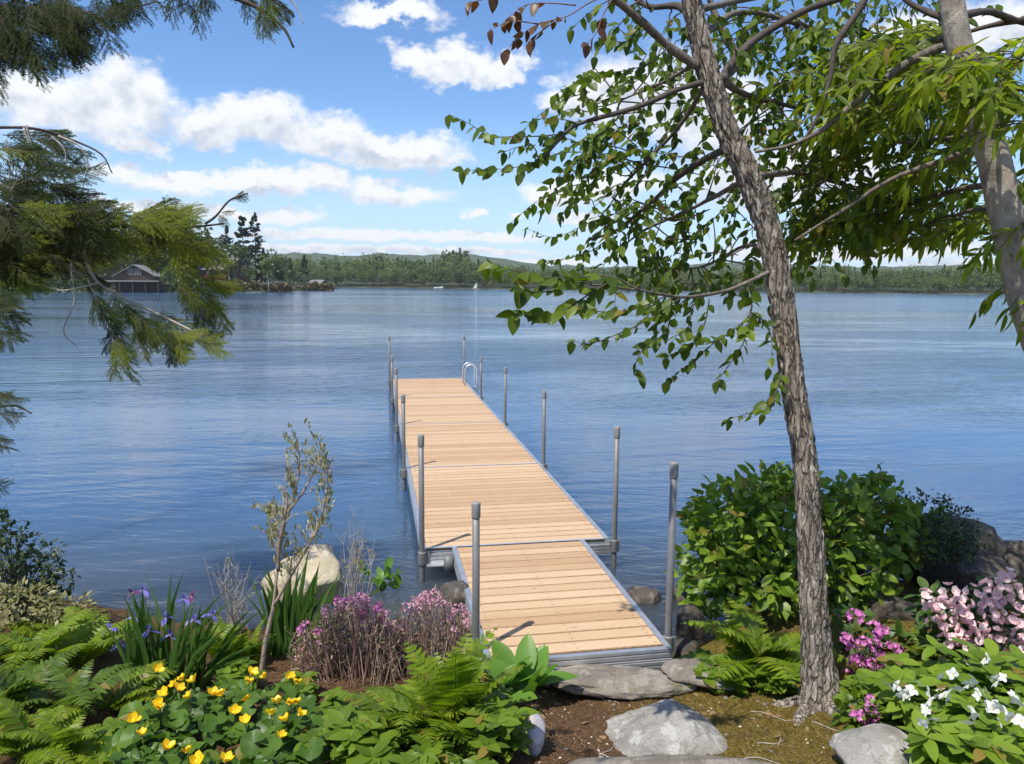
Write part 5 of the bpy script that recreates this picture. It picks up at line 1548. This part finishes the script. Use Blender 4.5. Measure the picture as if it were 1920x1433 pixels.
# irises: blades and flowers
def blade_t(bend, w_=.045):
    t = np.linspace(0, 1, 9); wd = w_ / 2 * np.interp(t, [0, .2, .7, 1], [.7, 1, .8, .02]); V = []
    for a, b in zip(t, wd):
        x = bend * a ** 2.2; V += [[x - b, 0, a - .25 * bend * a ** 2], [x, -.012 * (1 - a), a - .25 * bend * a ** 2], [x + b, 0, a - .25 * bend * a ** 2]]
    F = []
    for i in range(8):
        q = 3 * i; F += [[q, q + 1, q + 4, q + 3], [q + 1, q + 2, q + 5, q + 4]]
    return MB().add(V, F).mesh('blade', M['iris'], True)


BLADES = [blade_t(b) for b in (.05, .14, .28, .45)]


def iris_flower(pm_):
    mb = MB(); tv, tf = leaf_t(.55, 6, .75, .1, .7, 1.2); sv, sf = leaf_t(.42, 5, -.15, .25, .8, 1.0)
    for k in range(3):
        a = k * 2.094
        d = np.array([[math.cos(a) * .9, math.sin(a) * .9, .25]]); n_ = np.array([[-.25 * math.cos(a), -.25 * math.sin(a), .9]])
        mb.add(tv @ basis(d, n_)[0].T, tf)
        a += 1.047; d = np.array([[math.cos(a) * .45, math.sin(a) * .45, .85]]); n_ = np.array([[-math.cos(a), -math.sin(a), .4]])
        mb.add((sv * .8) @ basis(d, n_)[0].T, sf)
    V, F = ico(1); mb.add(V * [.10, .10, .16], F, 1)
    return mb.mesh('flower', [pm_, M['ycentre']], True)


IRF = iris_flower(M['violet']); IRP = iris_flower(M['plum'])


def iris_clump(bx, by, wpx, n, L, label, flowers=()):
    q = gp(bx, by); root = thing('iris_clump', label, 'iris', q, 'iris clumps by the water')
    for k in range(n):
        o = bpy.data.objects.new('blade', BLADES[int(rng.choice(4, p=[.35, .35, .2, .1]))]); COL.objects.link(o); o.parent = root
        u = rng.uniform(-1, 1); sx = u * wpx / 2 * q[1] / FPX
        x = q[0] + sx * .62; y = q[1] + rng.normal(0, .07)
        o.location = (sx * .62, y - q[1], float(gz(x, y)) - q[2] - .03)
        s = L * rng.uniform(.62, 1.08) * (1 - .22 * abs(u)); o.scale = (s * rng.uniform(.8, 1.3), s, s)
        o.rotation_euler = (rng.normal(0, .09), u * .28 + rng.normal(0, .10), rng.normal(0, .5) + (0 if u > 0 else math.pi))
    st = MB()
    for (x, y, pl) in flowers:
        p = dep(x, y, q[1] + rng.normal(0, .06)); f = bpy.data.objects.new('flower', IRP if pl else IRF); COL.objects.link(f); f.parent = root
        f.location = tuple(p - q); s = .052 * rng.uniform(.85, 1.15); f.scale = (s, s, s); f.rotation_euler = (rng.normal(0, .2), rng.normal(0, .2), rng.uniform(0, 6))
        st.tube(crom([q + [(p[0] - q[0]) * .5, 0, 0], q + (p - q) * [.8, .8, .5], p], 8), np.linspace(.005, .003, 8), 5)
    if flowers: part('flower_stalks', st, M['greenstem'], root, True)


iris_clump(310, 1290, 230, 84, .72, 'iris clump with violet blue flowers behind the yellow flowers',
           [(249, 1112, 1), (270, 1108, 0), (254, 1158, 0), (207, 1180, 0), (226, 1207, 0), (279, 1184, 0), (311, 1160, 0), (319, 1191, 0), (346, 1124, 0), (360, 1120, 1), (363, 1162, 0), (397, 1153, 0)])
iris_clump(545, 1226, 200, 80, .74, 'flowerless clump of dark green sword leaves in front of the tan boulder')


# marsh marigold mound
def sheet_Y(py, y0, Y0, y1, Y1): return Y0 + (Y1 - Y0) * (np.asarray(py, float) - y0) / (y1 - y0)


q = gp(400, 1400); mar = thing('marsh_marigold', 'low mound of round glossy leaves with many yellow flowers', 'flowers', q)
poly = [(225, 1345), (300, 1300), (400, 1280), (500, 1278), (580, 1300), (600, 1360), (590, 1450), (235, 1450), (205, 1400)]
pts = sample_poly(poly, 290)
P = np.array([above(x, y + 4, rng.uniform(.06, .20)) for x, y in pts]); a = rng.uniform(0, 6.283, 290)
D = np.stack([np.cos(a), np.sin(a), rng.normal(-.05, .25, 290)], -1); N = nrm(np.array([0, -.35, 1]) + rng.normal(0, .34, (290, 3)))
foliage(mar, 'leaf', ROUND, P - nrm(D) * .05, D, N, .108 * rng.uniform(.6, 1.15, 290), M['marigoldleaf'], meshes=tmesh('leaf', ROUND, M['marigoldleaf']))
YF = [flower_mesh('flower', 5, 1, .75, .55, M['yellow'], M['ycentre'], curl=-.25, cr_=.30, seed=k) for k in range(3)]
st = MB()
for (x, y) in [(294, 1258), (342, 1276), (328, 1285), (335, 1294), (309, 1302), (363, 1278), (355, 1307), (298, 1318), (297, 1330), (251, 1351), (266, 1378), (313, 1404), (351, 1411), (369, 1428), (423, 1427), (400, 1303), (415, 1305), (465, 1281), (472, 1264), (463, 1316), (439, 1337), (460, 1355), (543, 1321), (508, 1340), (561, 1341), (527, 1382), (535, 1352), (556, 1320), (543, 1271), (557, 1282), (497, 1270), (520, 1318)]:
    p = above(x, y, rng.uniform(.21, .24))
    f = bpy.data.objects.new('flower', YF[int(rng.integers(3))]); COL.objects.link(f); f.parent = mar; f.location = tuple(p - q); s = .037 * rng.uniform(.85, 1.2); f.scale = (s, s, s)
    f.rotation_euler = (.35 + rng.normal(0, .25), rng.normal(0, .3), rng.uniform(0, 6))
    st.tube(np.array([p + [0, .03, -.16], p + [0, .01, -.05], p]), [.004, .003, .003], 5)
st.tube(np.array([q + [0, .1, -.02], q + [0, .1, .1]]), [.01, .01], 5)
part('flower_stalks', st, M['greenstem'], mar, True)


# low leafy plants
def low_plant(px, py, label, n=7, L=.085, h=.22, w_=.2, matl='covleaf', tm=ELLI, whorl=6, name='leafy_plant', group='low leafy plants in the bed', base=None, cat='plant', cap=120):
    q = gp(px, py) if base is None else base; root = thing(name, label, cat, q, group)
    lf = Leaves(); st = MB()
    for k in range(n):
        a = rng.uniform(0, 6.283); r = w_ * rng.uniform(.15, 1) ** .7; tip = q + np.array([math.cos(a) * r, math.sin(a) * r * .8, h * rng.uniform(.6, 1.15)]); b0 = q + np.array([math.cos(a) * r * .4, math.sin(a) * r * .3, -.02])
        path = crom([b0, (b0 + tip) / 2 + rng.normal(0, .015, 3), tip], 8); st.tube(path, np.linspace(.004, .0025, 8), 5)
        for lev, cnt in ((1.0, whorl), (.72, whorl - 2), (.48, whorl - 3)):
            p = path[min(7, int(lev * 7))]; a0 = rng.uniform(0, 6)
            for j in range(max(2, cnt)):
                aa = a0 + j * 6.283 / max(2, cnt) + rng.normal(0, .2); e = np.array([math.cos(aa), math.sin(aa), rng.uniform(-.15, .5) if lev == 1 else rng.uniform(-.25, .25)])
                lf.P.append(p); lf.D.append(e); lf.N.append(nrm(np.array([-.2 * e[0], -.2 * e[1] - .15, 1]) + rng.normal(0, .15, 3))); lf.S.append(L * rng.uniform(.7, 1.15))
    part('stems', st, M['greenstem'], root, True)
    foliage(root, 'leaf', tm, *lf.arrays(), M[matl], cap=cap)
    return root


for a in ((640, 1385, 'low leafy plant right of the yellow flowers, back of the group', 9, .09, .15, .20), (620, 1440, 'low leafy plant at the bottom edge right of the yellow flowers', 9, .10, .2, .22), (700, 1425, 'low leafy plant at the bottom edge below the twiggy pink shrub', 9, .11, .2, .2),
          (745, 1468, 'leafy plant in front of the tall upright ferns, left of a pair', 9, .11, .15, .2), (850, 1475, 'leafy plant in front of the tall upright ferns, right of a pair', 9, .11, .14, .2), (935, 1425, 'bright leafy plant beside the white quartz stone', 9, .11, .24, .16), (705, 1360, 'small leafy plant between the twiggy pink shrub and the ferns', 7, .08, .13, .16), (930, 1372, 'small leafy plant at the edge of the bare soil, above the quartz stone', 7, .08, .16, .12),
          (575, 1305, 'small leafy plant beside the foot of the sapling', 6, .08, .11, .12), (455, 1300, 'low leafy plant between the irises and the foot of the sapling', 7, .09, .14, .16), (235, 1400, 'low leafy plant at the left edge of the yellow flowers', 7, .09, .12, .14), (605, 1340, 'low dark leafy plant between the yellow flowers and the twiggy pink shrub', 7, .08, .11, .16)):
    low_plant(*a, tm=ELLI + OVATE[:1], cap=70)
low_plant(1365, 1295, 'leafy plant under the bright fern left of the trunk, left of a pair', 8, .11, .13, .2, cap=70, tm=OVATE)
low_plant(1460, 1295, 'leafy plant under the bright fern close to the trunk, right of a pair', 8, .11, .13, .18, cap=70, tm=OVATE)
low_plant(1300, 1275, 'small leafy plant between the corner post and the bright fern', 5, .11, .14, .12, cap=40, tm=OVATE)
low_plant(1612, 1325, 'leafy plant at the right foot of the leaning trunk', 6, .09, .12, .12, cap=60, tm=OVATE)
low_plant(1660, 1345, 'dark leafy plant under the purple flowers', 7, .09, .16, .16, cap=60, tm=OVATE)

# broad-leaved plant by the end of the dock
q = gp(945, 1318); hs = thing('broad_leaved_plant', 'plant with broad upright light green leaves at the left corner of the dock end', 'plant', q)
lf = Leaves()
for k in range(34):
    a = rng.uniform(0, 6.283); out_ = rng.uniform(.02, .13); el = rng.uniform(.35, 1.25); cx_ = rng.choice([-.10, .12]); p = q + np.array([cx_ + math.cos(a) * out_, math.sin(a) * out_ * .7, .02 + rng.uniform(0, .12)])
    lf.P.append(p); lf.D.append([math.cos(a) * math.cos(el), math.sin(a) * math.cos(el) * .8, math.sin(el)]); lf.N.append(nrm(np.array([-math.cos(a) * math.sin(el), -math.sin(a) * math.sin(el) - .3, math.cos(el)]))); lf.S.append(.27 * rng.uniform(.65, 1.1))
foliage(hs, 'leaf', BROAD, *lf.arrays(), M['hosta'])

# sprig, sapling, dry twigs
q = gp(705, 1185); sg = thing('leafy_sprig', 'slender light green sprig standing in front of the water left of the dock', 'plant', q)
lf = Leaves(); st = MB()
for pts in ([(705, 1185), (712, 1130), (716, 1090), (725, 1062)], [(712, 1130), (700, 1090), (685, 1062), (675, 1050)], [(714, 1110), (732, 1090), (745, 1075)], [(709, 1150), (722, 1130), (740, 1120)]):
    lf.twig(px_path([(x, y, q[1]) for x, y in pts], 10), .035, .13, st, hang=-.1, skip=.25)
part('stems', st, M['greenstem'], sg, True); foliage(sg, 'leaf', ELLI, *lf.arrays(), M['hosta'])

q = gp(487, 1292); wl = thing('sapling', 'thin forked sapling with sparse olive leaves rising in front of the tan boulder', 'sapling', q)
YS = float(q[1]) + .05


def wbranch(pts, w0, w1): return branch(wl, [(x, y, YS + dy) for x, y, dy in pts], w0, w1, M['drystem'], wig=.008, sides=7)


lf = Leaves(); st = MB()
S0 = wbranch([(487, 1295, 0), (497, 1210, 0), (512, 1140, 0), (520, 1080, .02), (528, 1020, .05), (540, 960, .08), (558, 900, .1), (562, 850, .1)], 10, 2.5)
S1 = wbranch([(514, 1135, 0), (545, 1080, -.02), (575, 1030, -.05), (600, 980, -.05), (615, 920, -.05), (620, 880, -.05)], 7, 2)
S2 = wbranch([(522, 1070, .0), (525, 1020, -.05), (535, 970, -.1), (538, 930, -.1), (530, 910, -.1)], 8, 3)
S3 = wbranch([(540, 960, .08), (570, 920, .1), (590, 880, .12), (602, 845, .12)], 6, 2)
TUFT = [(548, 830, 16, 30), (575, 850, 22, 35), (600, 850, 14, 25), (620, 890, 14, 35), (612, 940, 18, 40), (590, 980, 18, 30), (530, 930, 24, 30), (520, 970, 26, 35), (495, 945, 22, 10), (535, 1000, 30, 40), (550, 890, 15, 30), (525, 1040, 25, 30), (560, 1020, 20, 30), (508, 990, 16, 14)]
srcs = np.concatenate([S0[12:], S1, S2, S3])
for (x, y, rx, ry) in TUFT:
    for k in range(12):
        o = dep(x + rng.normal(0, rx * .6), y + rng.normal(0, ry * .6), YS + rng.normal(0, .08)); b = srcs[np.argmin(np.linalg.norm(srcs - o + [0, 0, .10], axis=1))]
        lf.twig(crom([b, (b + o) / 2 + rng.normal(0, .012, 3), o], 6), .020, .034, st, r=.0015, hang=-.55, spread=.5, skip=.45)
part('twigs', st, M['paletwig'], wl, True); foliage(wl, 'leaf', SMALL, *lf.arrays(), M['olive'], cap=0)

for (bx, by, Y, tx, ty, rx, ry, lab, leafy) in ((660, 1160, 5.4, 675, 1010, 38, 55, 'dry leafless twigs in front of the water between boulder and dock', .5), (440, 1175, 5.5, 440, 1060, 45, 40, 'thin dry twigs at the water left of the tan boulder', .15)):
    q = dep(bx, by, Y); q[2] = float(gz(q[0], q[1])); root = thing('dry_shrub', lab, 'shrub', q, 'dry twiggy shrubs at the water'); st = MB(); lf = Leaves()
    for k in range(30):
        tp = dep(tx + rng.normal(0, rx * .6), ty + rng.normal(0, ry * .6), Y + rng.normal(0, .1)); path = crom([q + rng.normal(0, .04, 3) * [1, 1, 0], (q + tp) / 2 + rng.normal(0, .03, 3), tp], 8)
        st.tube(path, np.linspace(.0035, .0014, 8), 4)
        for j in range(2):
            b = path[int(rng.integers(3, 7))]; e = b + rng.normal(0, .05, 3) + [0, 0, .07]; P_ = crom([b, (b + e) / 2 + rng.normal(0, .008, 3), e], 5); st.tube(P_, np.linspace(.0018, .001, 5), 3)
            if rng.random() < leafy: lf.twig(P_, .03, .028, None, hang=-.4, skip=.5)
    part('twigs', st, M['paletwig'], root)
    if lf.P: foliage(root, 'leaf', SMALL, *lf.arrays(), M['olive'], cap=0)


# twiggy pink shrubs left of the dock
TR_H = [truss_mesh('flower', 6, .55, .62, .55, M['heath'], M['plum'], seed=k, npet=4, cup=.7) for k in range(3)]
TR_M = [truss_mesh('flower', 6, .55, .70, .6, M['magenta'], M['plum'], seed=k + 5, npet=4, cup=.6) for k in range(2)]


def pink_twigs(label, base, Y, x0, x1, ytop, nst, nfl, hot):
    q = gp(*base); root = thing('twiggy_pink_shrub', label, 'shrub', q, 'twiggy pink shrubs left of the dock'); st = MB(); st2 = MB(); lf = Leaves(); heads = []
    for k in range(nst):
        x = rng.uniform(x0, x1); yt = np.interp(x, *zip(*ytop)) + abs(rng.normal(0, 38)); Yk = Y + rng.normal(0, .14); tp = dep(x, yt, Yk)
        bx = q[0] + (tp[0] - q[0]) * .75 + rng.normal(0, .05); b = np.array([bx, Yk + rng.normal(0, .05), 0]); b[2] = float(gz(b[0], b[1])) - .02
        path = crom([b, b + (tp - b) * .5 + rng.normal(0, .022, 3), tp + rng.normal(0, .01, 3)], 8); (st if rng.random() < .6 else st2).tube(path, np.linspace(.0040, .0016, 8), 4)
        for j in range(3):
            c = path[int(rng.integers(2, 7))]; e = c + np.array([rng.normal(0, .045), rng.normal(0, .04), rng.uniform(.03, .10)]); (st2 if rng.random() < .5 else st).tube(crom([c, (c + e) / 2 + rng.normal(0, .008, 3), e], 4), np.linspace(.0022, .0012, 4), 3)
            if rng.random() < .55: lf.P.append(e); lf.D.append(nrm(rng.normal(0, .5, 3) + [0, 0, .6])); lf.N.append(nrm(rng.normal(0, .4, 3) + [0, -.5, .6])); lf.S.append(.03)
        heads.append(path[-1])
    part('stems', st, M['redstem'], root); part('dry_stems', st2, M['drystem'], root)
    foliage(root, 'leaf', SMALL, *lf.arrays(), M['olive'], cap=0)
    heads = np.array(heads); hx, hy, _ = project(heads)
    pr = np.array([max([math.exp(-((x - a) / w_) ** 2 - ((y - b) / h_) ** 2) * g for a, b, w_, h_, g in hot] + [.06]) for x, y in zip(hx, hy)])
    ix = rng.choice(len(heads), nfl, replace=False, p=pr / pr.sum())
    for i in ix:
        mag = hx[i] < 720 and hy[i] < 1190 and rng.random() < .4
        f = bpy.data.objects.new('flower', (TR_M if mag else TR_H)[int(rng.integers(2))]); COL.objects.link(f); f.parent = root; f.location = tuple(heads[i] - q); s = .028 * rng.uniform(.7, 1.25); f.scale = (s, s, s); f.rotation_euler = (rng.normal(.3, .3), rng.normal(0, .3), rng.uniform(0, 6))


pink_twigs('twiggy shrub with magenta pink flowers, left of the two by the dock', (650, 1300), 4.85, 545, 750, [(545, 1200), (590, 1150), (630, 1125), (690, 1115), (720, 1140), (740, 1165)], 250, 90, [(690, 1140, 35, 25, 1), (640, 1125, 20, 20, .8), (565, 1180, 18, 16, .8), (595, 1210, 30, 25, .5), (700, 1180, 40, 30, .5), (680, 1260, 40, 30, .25)])
pink_twigs('twiggy shrub with dusty pink flowers right beside the dock', (800, 1290), 4.95, 700, 888, [(700, 1180), (730, 1165), (760, 1140), (790, 1112), (820, 1112), (850, 1135), (888, 1145)], 240, 80, [(800, 1120, 35, 18, 1), (770, 1140, 20, 20, .8), (850, 1150, 30, 25, .5), (740, 1190, 25, 30, .5), (860, 1180, 30, 20, .5)])


# rhododendrons at the right
def rhodo(name, label, base, blobs, nleaf, trusses, tmeshes, size, Y, leaf=.10, matl='rhodoleaf', cap=140):
    root = leafy_shrub(name, label, base, blobs, nleaf, leaf, ELLI, M[matl], cap=cap, nst=14, cat='flowering shrub', group='flowering shrubs at the right', r0=.005)
    q = np.array(root.location)
    for (x, y) in trusses:
        p = dep(x, y, Y + rng.normal(0, .05)); f = bpy.data.objects.new('flower', tmeshes[int(rng.integers(len(tmeshes)))]); COL.objects.link(f); f.parent = root; f.location = tuple(p - q)
        s = size * rng.uniform(.8, 1.2); f.scale = (s, s, s); f.rotation_euler = (rng.uniform(.3, .9), rng.normal(0, .4), rng.uniform(0, 6))
    return root


TR_P = [truss_mesh('flower', 5, .62, .50, 1.05, M['pink'], M['rhodoleaf'], seed=k + 20, cup=.5) for k in range(3)]
TR_G = [truss_mesh('flower', 8, .62, .45, .65, M['magenta'], M['plum'], seed=k + 30, cup=.45) for k in range(3)]
rhodo('pink_rhododendron', 'shrub covered in pale pink flowers at the right frame edge', (1850, 1290), [(1800, 1165, 4.75, 75, 55, .22), (1880, 1150, 4.75, 60, 60, .22), (1840, 1215, 4.75, 70, 40, .2), (1930, 1200, 4.75, 40, 60, .2), (1745, 1135, 4.75, 25, 25, .12), (1850, 1265, 4.55, 85, 45, .2), (1800, 1240, 4.6, 60, 35, .2)], 900,
      [(1735, 1120), (1752, 1150), (1778, 1112), (1800, 1135), (1790, 1160), (1812, 1160), (1850, 1100), (1872, 1098), (1890, 1085), (1900, 1105), (1755, 1172), (1830, 1150), (1835, 1182), (1790, 1188), (1870, 1150), (1862, 1170), (1900, 1170), (1850, 1210), (1778, 1205), (1805, 1215), (1880, 1200), (1912, 1125), (1918, 1225), (1897, 1215), (1822, 1112), (1842, 1132), (1915, 1195), (1770, 1138), (1866, 1192), (1815, 1182), (1890, 1140), (1832, 1200), (1880, 1122), (1905, 1240), (1858, 1125), (1745, 1133), (1800, 1200), (1920, 1150)], TR_P, .066, 4.5)
rhodo('magenta_rhododendron', 'small shrub with bright magenta flower heads right of the leaning trunk', (1640, 1300), [(1610, 1190, 4.9, 40, 35, .15), (1650, 1215, 4.85, 50, 45, .18), (1620, 1260, 4.8, 40, 40, .15), (1690, 1215, 4.9, 35, 25, .12), (1600, 1150, 4.95, 25, 20, .1)], 260,
      [(1605, 1158), (1640, 1182), (1585, 1200), (1620, 1207), (1635, 1247), (1602, 1240), (1670, 1215), (1682, 1225), (1625, 1256), (1595, 1270), (1655, 1190), (1588, 1205), (1640, 1212), (1612, 1245), (1648, 1235)], TR_G, .058, 4.52, leaf=.11)
rhodo('purple_flower_plant', 'low plant with small purple flower heads at the foot of the magenta shrub', (1625, 1370), [(1620, 1345, float(above(1620, 1345, .06)[1]), 35, 26, .12)], 140, [(1612, 1338), (1630, 1328), (1642, 1342), (1618, 1352), (1633, 1312), (1605, 1345), (1636, 1355)], TR_G, .036, float(above(1620, 1340, .13)[1]), leaf=.08, matl='covleaf', cap=60)

# white-flowered plants
WF = [flower_mesh('flower', 4, 1, .85, .35, M['white'], M['ycentre'], curl=.35, cr_=.12, seed=k + 3) for k in range(3)]
WPLANTS = [((1700, 1352), 'white flowered plant at the left of its group, above the mossy pale rock', .24, .20), ((1770, 1392), 'white flowered plant in the middle of its group', .26, .24), ((1880, 1380), 'white flowered plant by the right frame edge', .28, .26), ((1830, 1345), 'white flowered plant at the back below the pink shrub', .30, .24), ((1905, 1440), 'flowerless leafy plant at the bottom right corner', .22, .24), ((1790, 1452), 'flowerless leafy plant at the bottom edge beside the pale rock', .20, .22)]
wroots = []
WJ = [(rng.uniform(1670, 1910), rng.uniform(1262, 1362)) for _ in range(20)]
for (px, py), lab, h, w_ in WPLANTS:
    wroots.append(low_plant(px, py, lab, 15, .125, h, w_, 'bushleaf', ELLI, 6, 'white_flowered_plant' if 'flowerless' not in lab else 'leafy_plant', 'white flowered plants at the lower right' if 'flowerless' not in lab else 'low leafy plants in the bed', cap=100))
for (x, y) in [(1676, 1274), (1668, 1288), (1690, 1302), (1698, 1308), (1740, 1300), (1752, 1308), (1745, 1316), (1770, 1304), (1778, 1312), (1740, 1337), (1822, 1332), (1826, 1344), (1812, 1282), (1824, 1272), (1866, 1272), (1870, 1282), (1834, 1298), (1845, 1302), (1872, 1326), (1862, 1330), (1884, 1334), (1900, 1306), (1904, 1316), (1892, 1344), (1874, 1356), (1916, 1352), (1814, 1244), (1852, 1232), (1846, 1242), (1855, 1228), (1736, 1330), (1905, 1350)] + WJ:
    p = above(x, y, rng.uniform(.31, .38)); best = min(wroots[:4], key=lambda r: (r.location.x - p[0]) ** 2 + (r.location.y - p[1]) ** 2)
    f = bpy.data.objects.new('flower', WF[int(rng.integers(3))]); COL.objects.link(f); f.parent = best; f.location = tuple(p - np.array(best.location)); s = .029 * rng.uniform(.75, 1.25); f.scale = (s, s, s)
    f.rotation_euler = (rng.uniform(.5, 1.3), rng.normal(0, .4), rng.uniform(0, 6))

# ------------------------------------------------------------------ litter on the path: needles, moss tufts, twigs
n = 9000
xx = rng.uniform(-1.6, 2.3, n); yy = rng.uniform(3.4, 5.0, n); zz = gz(xx, yy) + rng.uniform(.001, .010, n); a = rng.uniform(0, 6.283, n); Ln = rng.uniform(.012, .045, n)
D = np.stack([np.cos(a), np.sin(a), rng.normal(0, .18, n)], -1) * Ln[:, None]; Wn = np.stack([-np.sin(a), np.cos(a), 0 * a], -1) * .0011
P = np.stack([xx, yy, zz], -1); V = np.stack([P - D / 2 - Wn, P - D / 2 + Wn, P + D / 2 + Wn, P + D / 2 - Wn], 1).reshape(-1, 3)
M['litter'] = leafmat('dry_needles', [(.09, .045, .02), (.20, .11, .05), (.34, .22, .11)], 0)
obj('needle_litter', MB().add(V, np.arange(4 * n).reshape(n, 4)).mesh('needle_litter', M['litter']), kind='stuff', label='dry brown needles strewn over the path', cat='litter')
n = 16000
xx = rng.uniform(.15, 2.4, n); yy = rng.uniform(3.5, 4.85, n); f = fbm(np.stack([xx * 2.3, yy * 2.3, 0 * xx], -1), 4, 31) + .30 * np.clip((xx - .2) / .9, -1, 1); ok = f > .18; xx = xx[ok]; yy = yy[ok]; n = len(xx)
P = np.stack([xx, yy, gz(xx, yy) - .003], -1); D = nrm(np.stack([.7 + rng.normal(0, .6, n), -.3 + rng.normal(0, .5, n), rng.uniform(.15, .9, n)], -1)) * rng.uniform(.02, .055, n)[:, None]; Wn = nrm(np.cross(D, rnd(n))) * .0013
V = np.stack([P - Wn, P + Wn, P + D], 1).reshape(-1, 3)
M['mossm'] = leafmat('moss_blades', [(.10, .075, .014), (.19, .145, .022), (.28, .22, .055)], .3)
obj('moss', MB().add(V, np.arange(3 * n).reshape(n, 3)).mesh('moss', M['mossm']), kind='stuff', label='yellow green and straw coloured moss and dry grass on the path by the trunk', cat='moss')
n = 160
xx = rng.uniform(.0, 2.2, n); yy = rng.uniform(3.5, 4.7, n); P = np.stack([xx, yy, gz(xx, yy) + .004], -1)
mb = join_templates([leaf_t(.7, 2, .1, .2)], P, rnd(n) * [1, 1, .2], nrm(rnd(n) * .4 + [0, 0, 1]), rng.uniform(.010, .020, n))
obj('fallen_petals', mb.mesh('fallen_petals', solid('pale_fallen_bits', (.62, .56, .45), .8)), kind='stuff', label='tiny pale petals and chips scattered on the path', cat='litter')
mb = MB()
for k in range(34):
    x, y = rng.uniform(.2, 2.1), rng.uniform(3.55, 4.7); a = rng.normal(-.3, .7); L = rng.uniform(.08, .30); t = np.linspace(-.5, .5, 7)
    X = x + np.cos(a) * L * t; Y = y + np.sin(a) * L * t + .03 * L * np.sin(t * 6 + k) * 3; mb.tube(np.stack([X, Y, gz(X, Y) + .006], -1), np.linspace(.0038, .0015, 7), 5)
obj('fallen_twigs', mb.mesh('fallen_twigs', M['paletwig'], True), kind='stuff', label='pale fallen twigs and root strands lying on the path', cat='litter')

n = 130
xx = rng.uniform(-.6, 2.2, n); yy = rng.uniform(3.5, 4.9, n); P = np.stack([xx, yy, gz(xx, yy) + .006], -1)
mb = join_templates(OVATE, P, rnd(n) * [1, 1, .15], nrm(rnd(n) * .35 + [0, 0, 1]), rng.uniform(.025, .055, n))
obj('fallen_leaves', mb.mesh('fallen_leaves', leafmat('dead_leaf', [(.12, .06, .025), (.22, .13, .06), (.32, .22, .11)], .1), True), kind='stuff', label='dry brown leaves scattered on the soil of the path', cat='litter')
mb = MB()
for k in range(60):
    x, y = rng.uniform(-.4, 2.2), rng.uniform(3.55, 4.9); V, F = rock_shape(100 + k, np.array([1, rng.uniform(.6, .9), rng.uniform(.4, .7)]) * rng.uniform(.012, .045), sub=ICO_S)
    mb.add(V + [x, y, float(gz(x, y)) + .003], F)
obj('pebbles', mb.mesh('pebbles', M['slab'], True), kind='stuff', label='small grey pebbles scattered on the path', cat='pebbles')
